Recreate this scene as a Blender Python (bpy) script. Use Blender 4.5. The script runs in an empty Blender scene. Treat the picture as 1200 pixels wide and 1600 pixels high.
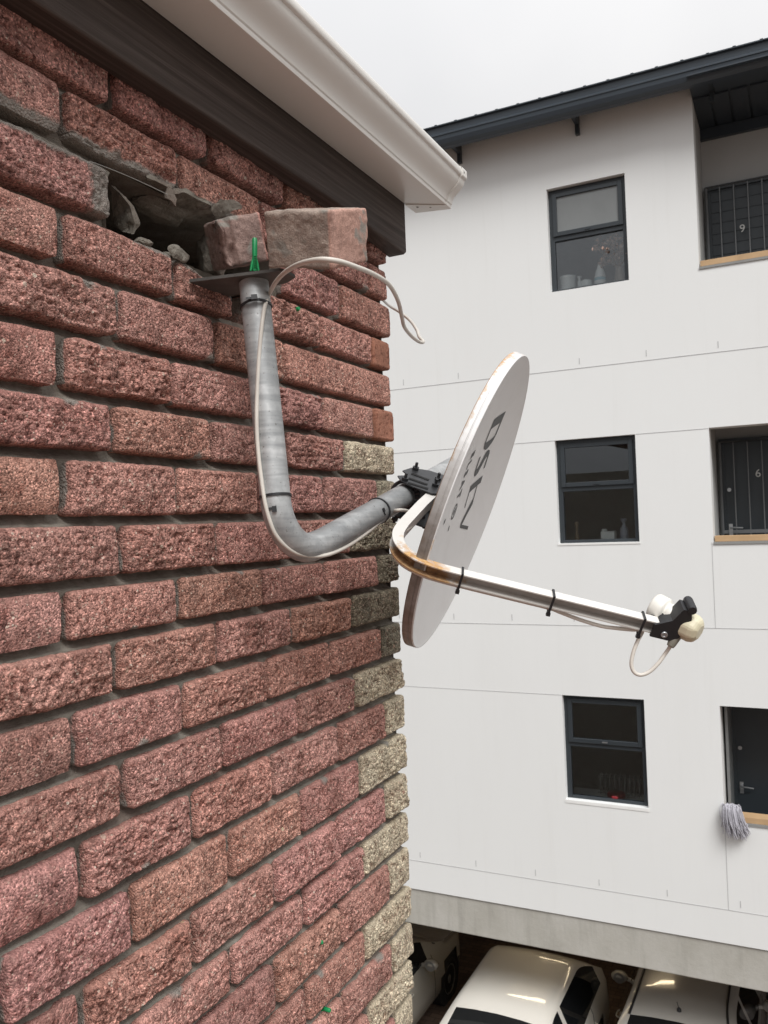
import bpy, bmesh, math, random
import numpy as np
from mathutils import Vector, Matrix
random.seed(4)
rng = np.random.default_rng(7)
S = bpy.context.scene
COL = S.collection
H0 = 7.33                      # eye height above the parking ground
D0 = 0.90                      # eye distance from the brick wall (x = 0)

# ------------------------------------------------------------------ camera
CM = Matrix(((0.89560016, 0.44324305, -0.03789397),
             (-0.04028759, -0.00401884, -0.99918004),
             (-0.4430319, 0.89639246, 0.01425792)))     # rows: right, down, forward
FPX = 1306.9
cam = bpy.data.cameras.new('camera')
cam_o = bpy.data.objects.new('camera', cam); COL.objects.link(cam_o)
cam.sensor_fit = 'VERTICAL'; cam.sensor_height = 36.0; cam.sensor_width = 27.0
cam.lens = FPX / 1600 * 36
cam.clip_start = 0.02; cam.clip_end = 500
R3 = Matrix((CM[0], -CM[1], -CM[2])).transposed()
cam_o.matrix_world = Matrix.Translation((D0, 0, H0)) @ R3.to_4x4()
cam.dof.use_dof = True; cam.dof.focus_distance = 1.45; cam.dof.aperture_fstop = 20
S.camera = cam_o

# ------------------------------------------------------------------ sky, sun, exposure
SUN_EL, SUN_AZ = math.radians(50), math.radians(138)     # azimuth measured from +Y towards +X
W = bpy.data.worlds.new('World'); S.world = W; W.use_nodes = True
nt = W.node_tree; nt.nodes.clear()
wo = nt.nodes.new('ShaderNodeOutputWorld'); bg = nt.nodes.new('ShaderNodeBackground')
sky = nt.nodes.new('ShaderNodeTexSky'); sky.sky_type = 'NISHITA'; sky.sun_disc = False
sky.sun_elevation = SUN_EL; sky.sun_rotation = SUN_AZ
sky.air_density = 1.0; sky.dust_density = 4.0; sky.ozone_density = 1.0
hs = nt.nodes.new('ShaderNodeHueSaturation'); hs.inputs['Saturation'].default_value = 0.10
tc = nt.nodes.new('ShaderNodeTexCoord')
cn = nt.nodes.new('ShaderNodeTexNoise'); cn.inputs['Scale'].default_value = 1.6; cn.inputs['Detail'].default_value = 5
cr = nt.nodes.new('ShaderNodeValToRGB')
cr.color_ramp.elements[0].position = 0.3; cr.color_ramp.elements[0].color = (7.4, 7.45, 7.65, 1)
cr.color_ramp.elements[1].position = 0.75; cr.color_ramp.elements[1].color = (9.4, 9.35, 9.4, 1)
mx = nt.nodes.new('ShaderNodeMix'); mx.data_type = 'RGBA'; mx.inputs[0].default_value = 0.8
nt.links.new(tc.outputs['Generated'], cn.inputs['Vector'])
nt.links.new(cn.outputs['Fac'], cr.inputs['Fac'])
nt.links.new(sky.outputs['Color'], hs.inputs['Color'])
nt.links.new(hs.outputs['Color'], mx.inputs[6]); nt.links.new(cr.outputs['Color'], mx.inputs[7])
sep = nt.nodes.new('ShaderNodeSeparateXYZ'); nt.links.new(tc.outputs['Generated'], sep.inputs[0])
gr = nt.nodes.new('ShaderNodeMapRange'); gr.inputs[1].default_value = -0.05; gr.inputs[2].default_value = 1.0     # overcast: zenith about three times the horizon
gr.inputs[3].default_value = 0.36; gr.inputs[4].default_value = 1.55; nt.links.new(sep.outputs[2], gr.inputs[0])
ml = nt.nodes.new('ShaderNodeVectorMath'); ml.operation = 'SCALE'
nt.links.new(mx.outputs[2], ml.inputs[0]); nt.links.new(gr.outputs[0], ml.inputs['Scale'])
nt.links.new(ml.outputs[0], bg.inputs['Color']); bg.inputs['Strength'].default_value = 0.070
nt.links.new(bg.outputs['Background'], wo.inputs['Surface'])
sl = bpy.data.lights.new('sun', 'SUN'); sl.energy = 1.5; sl.angle = math.radians(28); sl.color = (1.0, 0.99, 0.972)
so = bpy.data.objects.new('sun', sl); COL.objects.link(so)
sd = Vector((math.sin(SUN_AZ) * math.cos(SUN_EL), math.cos(SUN_AZ) * math.cos(SUN_EL), math.sin(SUN_EL)))
so.rotation_euler = sd.to_track_quat('Z', 'Y').to_euler(); so.location = (6, -6, 20)
S.view_settings.view_transform = 'Standard'; S.view_settings.look = 'None'
S.view_settings.gamma = 1.0; S.view_settings.exposure = 0.80; S.view_settings.use_curve_mapping = False

# ------------------------------------------------------------------ helpers
def V(x, y, z): return Vector((x, y, z + H0))           # z given relative to eye height
def ray(px, py):
    return CM.transposed() @ Vector(((px - 600) / FPX, (py - 800) / FPX, 1.0))
EYE = Vector((D0, 0, H0))
def at_depth(px, py, dep): return EYE + ray(px, py) * dep
def at_x(px, py, x):
    r = ray(px, py); return EYE + r * ((x - D0) / r.x)
def at_z(px, py, z):
    r = ray(px, py); return EYE + r * (z / r.z)
def at_y(px, py, y):
    r = ray(px, py); return EYE + r * (y / r.y)

def world(o): return o.matrix_basis.copy() if o.parent is None else world(o.parent) @ o.matrix_parent_inverse @ o.matrix_basis
def link(name, me, parent=None):
    o = bpy.data.objects.new(name, me); COL.objects.link(o)
    if parent is not None:
        o.parent = parent
        o.matrix_parent_inverse = world(parent).inverted()
    return o
def tag(o, label=None, cat=None, group=None, kind=None):
    if label: o['label'] = label
    if cat: o['category'] = cat
    if group: o['group'] = group
    if kind: o['kind'] = kind
    return o
def empty(name, loc):
    o = bpy.data.objects.new(name, None); COL.objects.link(o); o.location = loc; o.empty_display_size = .05
    return o

class MB:
    """collects verts / faces in world coordinates and links ONE mesh object"""
    def __init__(s): s.v = []; s.f = []; s.m = []; s.sm = []
    def add(s, vs, fs, mi=0, smooth=False):
        b = len(s.v); s.v += [tuple(v) for v in vs]
        for f in fs: s.f.append(tuple(b + i for i in f)); s.m.append(mi); s.sm.append(smooth)
    def box(s, lo, hi, mi=0, M=None):
        x0, y0, z0 = lo; x1, y1, z1 = hi
        vs = [Vector(p) for p in ((x0,y0,z0),(x1,y0,z0),(x1,y1,z0),(x0,y1,z0),(x0,y0,z1),(x1,y0,z1),(x1,y1,z1),(x0,y1,z1))]
        if M is not None: vs = [M @ v for v in vs]
        s.add(vs, [(3,2,1,0),(4,5,6,7),(0,1,5,4),(1,2,6,5),(2,3,7,6),(3,0,4,7)], mi)
    def quad(s, a, b, c, d, mi=0): s.add([a, b, c, d], [(0, 1, 2, 3)], mi)
    def prism(s, prof, fn0, fn1, mi=0, smooth=False, caps=True):
        n = len(prof)
        vs = [fn0(p) for p in prof] + [fn1(p) for p in prof]
        s.add(vs, [(i, (i + 1) % n, n + (i + 1) % n, n + i) for i in range(n)], mi, smooth)
        if caps:
            s.add(vs[:n], [tuple(range(n - 1, -1, -1))], mi); s.add(vs[n:], [tuple(range(n))], mi)
    def tube(s, pts, rad, seg=16, mi=0, caps=True, smooth=True, sect=None, up=None):
        pts = [Vector(p) for p in pts]; n = len(pts)
        T = []
        for i in range(n):
            t = pts[min(i + 1, n - 1)] - pts[max(i - 1, 0)]; T.append(t.normalized())
        u = up or (Vector((0, 0, 1)) if abs(T[0].z) < .9 else Vector((1, 0, 0)))
        rings = []
        for i in range(n):
            a = u - T[i] * u.dot(T[i])
            if up is None: u = a.normalized()
            a.normalize(); b = T[i].cross(a)
            r = rad[i] if hasattr(rad, '__len__') else rad
            if sect: rings.append([pts[i] + a * (p[0] * r) + b * (p[1] * r) for p in sect])
            else: rings.append([pts[i] + a * (math.cos(k / seg * math.tau) * r) + b * (math.sin(k / seg * math.tau) * r) for k in range(seg)])
        m = len(rings[0]); vs = [p for r in rings for p in r]
        fs = [(i*m + k, i*m + (k+1) % m, (i+1)*m + (k+1) % m, (i+1)*m + k) for i in range(n-1) for k in range(m)]
        s.add(vs, fs, mi, smooth)
        if caps:
            s.add(rings[0], [tuple(range(m - 1, -1, -1))], mi); s.add(rings[-1], [tuple(range(m))], mi)
    def lathe(s, c, axis, prof, seg=24, mi=0, smooth=True):
        """prof: list of (radius, height along axis)"""
        axis = Vector(axis).normalized(); a = axis.orthogonal().normalized(); b = axis.cross(a); c = Vector(c)
        rings = [[c + axis * h + (a * math.cos(k / seg * math.tau) + b * math.sin(k / seg * math.tau)) * max(r, 1e-5) for k in range(seg)] for r, h in prof]
        vs = [p for r in rings for p in r]; n = len(rings)
        s.add(vs, [(i*seg + k, i*seg + (k+1) % seg, (i+1)*seg + (k+1) % seg, (i+1)*seg + k) for i in range(n-1) for k in range(seg)], mi, smooth)
        s.add(rings[0], [tuple(range(seg - 1, -1, -1))], mi); s.add(rings[-1], [tuple(range(seg))], mi)
    def build(s, name, mats, parent=None, bevel=0, sharp=None):
        me = bpy.data.meshes.new(name); me.from_pydata(s.v, [], s.f)
        for m in (mats if isinstance(mats, (list, tuple)) else [mats]): me.materials.append(m)
        me.polygons.foreach_set('material_index', s.m); me.polygons.foreach_set('use_smooth', s.sm)
        bm = bmesh.new(); bm.from_mesh(me); bmesh.ops.recalc_face_normals(bm, faces=bm.faces); bm.to_mesh(me); bm.free()
        me.update()
        o = link(name, me, parent)
        if bevel:
            b = o.modifiers.new('bevel', 'BEVEL'); b.width = bevel; b.segments = 2; b.limit_method = 'ANGLE'; b.angle_limit = math.radians(40)
        return o

def spline(pts, n=8):
    """Catmull-Rom through pts"""
    P = [Vector(p) for p in pts]; P = [P[0] * 2 - P[1]] + P + [P[-1] * 2 - P[-2]]; out = []
    for i in range(1, len(P) - 2):
        for k in range(n):
            t = k / n; p0, p1, p2, p3 = P[i-1], P[i], P[i+1], P[i+2]
            out.append(.5 * ((2*p1) + (p2 - p0) * t + (2*p0 - 5*p1 + 4*p2 - p3) * t*t + (3*p1 - p0 - 3*p2 + p3) * t**3))
    out.append(P[-2]); return out

# ---- numpy value noise
def _h(ix, iy, iz, seed):
    h = (ix.astype(np.int64) * 374761393 + iy.astype(np.int64) * 668265263 + iz.astype(np.int64) * 2147483647 + seed * 974711) & 0xffffffff
    h = ((h ^ (h >> 13)) * 1274126177) & 0xffffffff
    h = ((h ^ (h >> 16)) * 2246822519) & 0xffffffff
    return ((h ^ (h >> 15)) & 0xffff) / 65535.0
def vnoise(x, y, seed=0, z=None):
    if z is None: z = np.zeros_like(x)
    ix, iy, iz = np.floor(x), np.floor(y), np.floor(z); fx, fy, fz = x-ix, y-iy, z-iz
    fx = fx*fx*(3-2*fx); fy = fy*fy*(3-2*fy); fz = fz*fz*(3-2*fz); r = 0
    for a in (0, 1):
        for b in (0, 1):
            for c in ((0, 1) if np.any(fz) else (0,)):
                w = (fx if a else 1-fx) * (fy if b else 1-fy) * (fz if c else 1-fz)
                r = r + w * _h(ix+a, iy+b, iz+c, seed)
    return r * 2 - 1
def fbm(x, y, seed, octs): # octs: list of (wavelength m, amplitude m)
    r = 0
    for k, (l, a) in enumerate(octs): r = r + a * vnoise(x / l + 17.3*k, y / l - 9.1*k, seed + k)
    return r

# ------------------------------------------------------------------ materials
class NT:
    def __init__(s, name):
        s.m = bpy.data.materials.new(name); s.m.use_nodes = True; s.t = s.m.node_tree
        s.b = s.t.nodes['Principled BSDF']; s.tc = s.n('TexCoord')
    def n(s, typ, **kw):
        nd = s.t.nodes.new('ShaderNode' + typ)
        for k, v in kw.items(): setattr(nd, k, v)
        return nd
    def l(s, a, b): s.t.links.new(a, b)
    def noise(s, scale, detail=4, rough=.55, vec=None, stretch=None):
        nd = s.n('TexNoise'); nd.inputs['Scale'].default_value = scale; nd.inputs['Detail'].default_value = detail; nd.inputs['Roughness'].default_value = rough
        v = vec or s.tc.outputs['Object']
        if stretch:
            mp = s.n('Mapping'); mp.inputs['Scale'].default_value = stretch; s.l(v, mp.inputs['Vector']); v = mp.outputs['Vector']
        s.l(v, nd.inputs['Vector']); return nd.outputs['Fac']
    def voro(s, scale, feature='F1'):
        nd = s.n('TexVoronoi', feature=feature); nd.inputs['Scale'].default_value = scale; s.l(s.tc.outputs['Object'], nd.inputs['Vector']); return nd
    def ramp(s, fac, stops):
        r = s.n('ValToRGB'); e = r.color_ramp.elements
        while len(e) < len(stops): e.new(.5)
        for el, (p, c) in zip(e, stops): el.position = p; el.color = (*c, 1) if not isinstance(c, (int, float)) else (c, c, c, 1)
        s.l(fac, r.inputs['Fac']); return r.outputs['Color']
    def mix(s, fac, a, b, mode='MIX'):
        m = s.n('Mix', data_type='RGBA', blend_type=mode)
        for i, x in ((0, fac), (6, a), (7, b)):
            if hasattr(x, 'is_output'): s.l(x, m.inputs[i])
            elif i == 0: m.inputs[0].default_value = x
            else: m.inputs[i].default_value = (*x, 1)
        return m.outputs[2]
    def math(s, op, a, b=0.0):
        m = s.n('Math', operation=op)
        for i, x in ((0, a), (1, b)):
            if hasattr(x, 'is_output'): s.l(x, m.inputs[i])
            else: m.inputs[i].default_value = x
        return m.outputs[0]
    def attr(s, name): 
        a = s.n('Attribute'); a.attribute_name = name; return a
    def col(s, x):
        if hasattr(x, 'is_output'): s.l(x, s.b.inputs['Base Color'])
        else: s.b.inputs['Base Color'].default_value = (*x, 1)
    def set(s, **kw):
        for k, v in kw.items():
            i = s.b.inputs[k.replace('_', ' ')]
            if hasattr(v, 'is_output'): s.l(v, i)
            else: i.default_value = v
    def bump(s, h, strength=.4, dist=.002):
        b = s.n('Bump'); b.inputs['Strength'].default_value = strength; b.inputs['Distance'].default_value = dist
        s.l(h, b.inputs['Height']); s.l(b.outputs['Normal'], s.b.inputs['Normal'])

def plain(name, c, rough=.5, metal=0, var=.12, scale=8, bump=0, bscale=200, spec=None, coat=0):
    t = NT(name); n = t.noise(scale, 5)
    t.col(t.mix(n, tuple(x * (1 - var) for x in c), tuple(min(1, x * (1 + var)) for x in c)))
    t.set(Roughness=rough, Metallic=metal)
    if spec is not None: t.set(Specular_IOR_Level=spec)
    if coat: t.set(Coat_Weight=coat, Coat_Roughness=.04)
    if bump: t.bump(t.noise(bscale, 4), bump, .001)
    return t.m

def mat_brick(name, smooth=False):
    t = NT(name)
    tint = t.attr('tint').outputs['Color']
    vo = t.voro(310); vo2 = t.voro(520)
    sep = t.n('SeparateColor'); t.l(vo.outputs['Color'], sep.inputs[0])
    sep2 = t.n('SeparateColor'); t.l(vo2.outputs['Color'], sep2.inputs[0])
    if smooth:
        g = t.mix(1.0, t.ramp(t.noise(60, 8, .7), [(.3, .72), (.7, 1.2)]), t.ramp(t.noise(420, 4, .8), [(.3, .62), (.5, 1.0), (.72, 1.4)]), 'MULTIPLY')
    else:
        g1 = t.ramp(sep.outputs[0], [(0, .42), (.2, .70), (.6, .98), (.86, 1.28), (1, 1.7)])
        g2 = t.ramp(sep2.outputs[1], [(0, .62), (.5, 1.0), (.9, 1.25), (1, 1.55)])
        g = t.mix(1.0, g1, g2, 'MULTIPLY')
    lo = t.ramp(t.noise(16, 5, .6), [(.28, .66), (.5, 1.0), (.75, 1.2)])
    c = t.mix(1.0, t.mix(1.0, tint, g, 'MULTIPLY'), lo, 'MULTIPLY')
    if not smooth:                                                 # weathered darker patches and chalky pink ones, and small deep pits
        c = t.mix(t.ramp(t.noise(9, 6, .7), [(.47, 0), (.66, .62)]), c, t.mix(1.0, c, (.55, .45, .41), 'MULTIPLY'))
        c = t.mix(t.ramp(t.noise(70, 6, .75), [(.53, 0), (.68, .55)]), c, t.mix(.5, c, (.64, .44, .36)))
        c = t.mix(t.ramp(t.noise(150, 4, .7), [(.34, .9), (.43, 0)]), c, t.mix(1.0, c, (.30, .22, .20), 'MULTIPLY'))
    # pits darker where the split face dips
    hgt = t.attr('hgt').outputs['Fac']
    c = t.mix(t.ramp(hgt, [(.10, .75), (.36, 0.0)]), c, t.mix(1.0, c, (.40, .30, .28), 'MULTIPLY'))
    if not smooth:
        ch = t.voro(205); s3 = t.n('SeparateColor'); t.l(ch.outputs['Color'], s3.inputs[0])
        cf = t.math('MULTIPLY', t.math('GREATER_THAN', s3.outputs[0], .80), t.math('LESS_THAN', ch.outputs['Distance'], t.math('ADD', t.math('MULTIPLY', s3.outputs[1], .32), .12)))
        c = t.mix(t.math('MULTIPLY', cf, .75), c, t.ramp(s3.outputs[2], [(0, (.58, .36, .29)), (.6, (.70, .52, .42)), (1, (.80, .70, .58))]))
        pe = t.voro(62); sp = t.n('SeparateColor'); t.l(pe.outputs['Color'], sp.inputs[0])
        pick = t.math('GREATER_THAN', sp.outputs[2], .90)
        size = t.math('MULTIPLY', sp.outputs[0], .30)
        near = t.math('LESS_THAN', pe.outputs['Distance'], size)
        pc = t.ramp(sp.outputs[1], [(0, (.40, .22, .17)), (.4, (.56, .40, .30)), (.8, (.66, .56, .46)), (1, (.7, .55, .30))])
        c = t.mix(t.math('MULTIPLY', t.math('MULTIPLY', pick, near), .85), c, pc)
    if not smooth:                                                 # the unsplit arris along the top of each face
        ed = t.math('MULTIPLY', t.attr('edge').outputs['Fac'], t.ramp(t.noise(40, 4), [(.35, .35), (.6, 1)]))
        c = t.mix(t.math('MULTIPLY', ed, .8), c, t.mix(t.noise(90, 4), t.mix(1.0, tint, (.72, .70, .68), 'MULTIPLY'), tint))
    # mortar smears, and joint shade painted in the same grey
    sm = t.attr('smear_and_shade').outputs['Fac']
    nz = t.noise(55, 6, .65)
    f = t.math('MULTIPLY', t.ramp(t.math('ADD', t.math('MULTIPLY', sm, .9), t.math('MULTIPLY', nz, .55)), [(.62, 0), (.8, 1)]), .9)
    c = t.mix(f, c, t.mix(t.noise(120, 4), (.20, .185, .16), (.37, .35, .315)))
    t.col(c); t.set(Roughness=.92, Specular_IOR_Level=.25)
    hh = t.math('ADD', t.math('MULTIPLY', vo.outputs['Distance'], -1.0 if not smooth else -.25), t.math('MULTIPLY', t.noise(420, 5, .7), 1.0 if not smooth else .8))
    t.bump(hh, 1.0 if not smooth else .7, .003)
    return t.m

def mat_mortar():
    t = NT('mortar'); n = t.noise(40, 6, .65)
    c = t.ramp(n, [(.25, (.16, .14, .115)), (.5, (.25, .225, .19)), (.8, (.36, .335, .29))])
    c = t.mix(t.ramp(t.noise(9, 4), [(.48, 0), (.68, .6)]), c, (.17, .115, .095))
    t.col(c); t.set(Roughness=.95, Specular_IOR_Level=.2); t.bump(t.noise(260, 6, .7), .9, .003); return t.m

def mat_galv():
    t = NT('galvanised steel')
    n1 = t.noise(26, 6, .6, stretch=(1, 1, .55)); v = t.voro(70)
    c = t.ramp(n1, [(.25, (.29, .30, .305)), (.5, (.43, .44, .44)), (.75, (.55, .555, .55))])
    sv = t.n('SeparateColor'); t.l(v.outputs['Color'], sv.inputs[0]); c = t.mix(.22, c, t.ramp(sv.outputs[0], [(0, .2), (1, .8)]), 'SOFT_LIGHT')
    band = t.noise(34, 3, .5, stretch=(.25, .25, 2.2))
    c = t.mix(t.ramp(band, [(.42, 0), (.60, .6)]), c, (.22, .23, .235))
    spk = t.ramp(t.noise(190, 3, .6), [(.30, 1), (.36, 0)])
    c = t.mix(t.math('MULTIPLY', spk, .55), c, (.10, .085, .07))
    rr = t.attr('rust').outputs['Fac']
    c = t.mix(t.math('MULTIPLY', rr, t.ramp(t.noise(60, 5), [(.4, .2), (.6, 1)])), c, (.33, .17, .07))
    t.col(c); t.set(Metallic=.35, Roughness=t.ramp(n1, [(.3, .62), (.7, .45)])); t.bump(t.noise(120, 5), .18, .001); return t.m

def mat_rustpaint(name, base, rough=.38):
    t = NT(name); n = t.noise(7, 5, .6)
    c = t.mix(n, tuple(x * .9 for x in base), base)
    rr = t.attr('rust').outputs['Fac']; nz = t.noise(45, 6, .65)
    f = t.ramp(t.math('ADD', rr, t.math('MULTIPLY', t.math('SUBTRACT', nz, .5), 1.1)), [(.38, 0), (.62, 1)])
    rc = t.ramp(t.noise(90, 5, .7), [(.25, (.14, .06, .022)), (.48, (.45, .23, .08)), (.72, (.70, .48, .23))])
    c = t.mix(f, c, rc)
    grime_and_shade = t.ramp(t.noise(16, 6, .7), [(.5, 0), (.75, .35)])
    c = t.mix(t.math('MULTIPLY', grime_and_shade, .35), c, (.40, .36, .31))
    gr_ = t.math('MULTIPLY', t.attr('grime_and_shade').outputs['Fac'], t.ramp(t.noise(28, 6, .65), [(.25, .75), (.6, 1)]))  # shade painted on rim and arm channel, with some dirt
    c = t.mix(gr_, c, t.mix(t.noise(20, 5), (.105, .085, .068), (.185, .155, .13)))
    t.col(c); t.set(Roughness=t.mix(f, (rough,)*3, (.85,)*3)); t.bump(t.noise(150, 4), .06, .001); return t.m

def mat_facade():
    t = NT('painted wall board')
    a = t.noise(.35, 6, .6); b = t.noise(1.2, 6, .65, stretch=(2.2, 1, .3))
    c = t.mix(a, (.74, .748, .738), (.785, .792, .782))
    c = t.mix(t.ramp(b, [(.5, 0), (.8, .14)]), c, (.66, .655, .625))
    c = t.mix(t.ramp(t.noise(2.6, 6, .7, stretch=(3.5, 1, .16)), [(.56, 0), (.76, .14)]), c, (.60, .595, .565))
    t.col(c); t.set(Roughness=.75); t.bump(t.noise(14, 6), .05, .01); return t.m

def mat_concrete():
    t = NT('beam concrete')
    c = t.ramp(t.noise(1.6, 7, .65, stretch=(1, 1, .6)), [(.3, (.36, .345, .305)), (.5, (.43, .415, .375)), (.7, (.49, .475, .44))])
    st = t.ramp(t.noise(3.5, 5, .6, stretch=(2.5, 1, .25)), [(.52, 0), (.72, .6)])
    c = t.mix(t.math('MULTIPLY', st, .7), c, (.27, .26, .23)); t.col(c); t.set(Roughness=.9); t.bump(t.noise(25, 6), .3, .01); return t.m

def mat_pave():
    t = NT('brick paving'); br = t.n('TexBrick'); t.l(t.tc.outputs['Object'], br.inputs['Vector'])
    br.inputs['Scale'].default_value = 4.5; br.inputs['Mortar Size'].default_value = .02; br.inputs['Brick Width'].default_value = .9; br.inputs['Row Height'].default_value = .45
    br.inputs['Color1'].default_value = (.11, .07, .05, 1); br.inputs['Color2'].default_value = (.18, .115, .08, 1); br.inputs['Mortar'].default_value = (.03, .026, .022, 1)
    c = t.mix(t.ramp(t.noise(.9, 5), [(.4, 0), (.7, .6)]), br.outputs['Color'], (.045, .04, .035))
    t.col(c); t.set(Roughness=.75); t.bump(br.outputs['Fac'], -.4, .01); return t.m

def mat_glass(name, tintc=(.9, .92, .92), gloss=1.0, rough=0.0):
    t = NT(name); t.t.nodes.remove(t.b); o = t.t.nodes['Material Output']
    tr = t.n('BsdfTransparent'); tr.inputs[0].default_value = (*tintc, 1)
    g = t.n('BsdfGlossy'); g.inputs['Roughness'].default_value = rough; g.inputs[0].default_value = (.95, .97, 1, 1)
    f = t.n('Fresnel'); f.inputs['IOR'].default_value = 1.52
    m = t.n('MixShader'); t.l(t.math('MULTIPLY', f.outputs[0], gloss), m.inputs[0]); t.l(tr.outputs[0], m.inputs[1]); t.l(g.outputs[0], m.inputs[2])
    t.l(m.outputs[0], o.inputs['Surface']); return t.m

def mat_wood_dark():
    t = NT('dark stained timber')
    g = t.noise(95, 7, .7, stretch=(1, .02, 1.2))
    c = t.ramp(g, [(.3, (.030, .020, .016)), (.5, (.062, .046, .039)), (.70, (.13, .104, .09))])
    c = t.mix(t.ramp(t.noise(5, 4), [(.45, 0), (.75, .5)]), c, (.05, .042, .038))
    t.col(c); t.set(Roughness=.7, Specular_IOR_Level=.3); t.bump(g, .5, .002); return t.m

M_brick = mat_brick('split face brick'); M_smooth = mat_brick('smooth clay brick', True); M_mortar = mat_mortar()
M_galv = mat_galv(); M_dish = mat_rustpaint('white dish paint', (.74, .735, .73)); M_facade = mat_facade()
M_conc = mat_concrete(); M_pave = mat_pave(); M_fascia = mat_wood_dark()
M_gutter = plain('cream gutter aluminium', (.74, .72, .68), .30, 0, .04, 3)
M_black = plain('black plastic', (.016, .016, .018), .45, 0, .3, 30)
M_blacksteel = plain('black coated steel', (.040, .041, .044), .42, .3, .4, 60, .2, 300)
M_cable = plain('white cable sheath', (.62, .58, .52), .45, 0, .10, 25)
M_green = plain('green plastic', (.012, .26, .085), .38, 0, .15, 40)
M_slate = plain('slate grey powder coat', (.030, .037, .043), .42, 0, .12, 3)
M_navy = plain('slate blue gutter steel', (.036, .047, .060), .38, 0, .15, 2)
M_glass = mat_glass('window glass', gloss=1.9); M_glassdark = mat_glass('tinted car glass', (.10, .11, .11), 1.4)
M_frost = plain('obscure glass pane', (.20, .21, .21), .35, 0, .18, 2.5)
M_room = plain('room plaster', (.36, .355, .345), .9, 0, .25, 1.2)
M_plank = plain('raw pine plank', (.50, .33, .18), .7, 0, .25, 6)
M_joint = plain('joint sealant', (.46, .46, .46), .8)
M_lett = plain('dark grey lettering', (.016, .016, .016), .5)
M_lnb = plain('yellowed plastic', (.66, .61, .44), .42, 0, .12, 30)
M_lnbw = plain('white cap plastic', (.76, .74, .68), .38, 0, .05, 20)
M_boot = plain('grey rubber boot', (.17, .155, .125), .6)
M_carw = plain('white car paint', (.66, .63, .57), .28, 0, .02, 1, coat=1.0)
M_carc = plain('champagne car paint', (.52, .49, .43), .26, .15, .03, 1, coat=1.0)
M_carg = plain('pale grey car paint', (.50, .48, .44), .24, .1, .03, 1, coat=1.0)
M_tyre = plain('tyre rubber', (.018, .018, .018), .8)
M_rim = plain('alloy wheel metal', (.30, .30, .30), .35, .8)
M_white = plain('white plastic', (.84, .85, .84), .4)
M_steel = plain('satin steel', (.45, .46, .47), .35, .8)

# ================================================================== ground
g = MB(); g.quad((-120, -120, 0), (120, -120, 0), (120, 140, 0), (-120, 140, 0))
tag(g.build('ground', M_pave), kind='structure')

# ================================================================== brick house
house = tag(empty('brick_house', (0, 0, 0)), 'red split-face brick house wall with a missing brick, dark fascia and cream gutter', 'house')
CORNER = 1.883
BED = [.645, .5575, .466, .382, .293, .205, .120, .0285, -.061, -.1445, -.231, -.320, -.410, -.506, -.605, -.702, -.787, -.884, -.973, -1.063, -1.146, -1.235, -1.325, -1.41]
J = {0: [.951, 1.18, 1.42, 1.784], 1: [.854, 1.098, 1.336, 1.579, 1.786], 2: [.944, 1.184, 1.402, 1.637], 3: [.846, 1.078, 1.313, 1.545, 1.783],
     4: [.948, 1.18, 1.401], 5: [.838, 1.066, 1.31, 1.548, 1.784], 6: [.93, 1.162, 1.40, 1.634], 7: [.835, 1.068, 1.30, 1.539, 1.789],
     8: [.938, 1.168, 1.405, 1.645], 9: [.832, 1.064, 1.299, 1.53, 1.775], 10: [.922, 1.161, 1.398, 1.642], 11: [.837, 1.064, 1.303, 1.542, 1.777],
     12: [.928, 1.161, 1.403, 1.64], 13: [.843, 1.08, 1.31, 1.558, 1.783], 14: [.711, .937, 1.172, 1.406, 1.648], 15: [.837, 1.067, 1.303, 1.542, 1.772],
     16: [.931, 1.168, 1.4, 1.653], 17: [.84, 1.07, 1.293, 1.538, 1.777], 18: [.93, 1.16, 1.399, 1.645], 19: [.84, 1.06, 1.288, 1.536, 1.772],
     20: [.93, 1.165, 1.395, 1.648]}
MOD = .2362
wv, wf, wt, wh, wsm, wmi, wed = [], [], [], [], [], [], []
WIDE = {(5, .838): .020, (5, 1.066): .012, (12, .928): .018, (2, 1.637): .022, (7, .835): .014, (7, 1.068): .013, (9, .832): .013}
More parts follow.
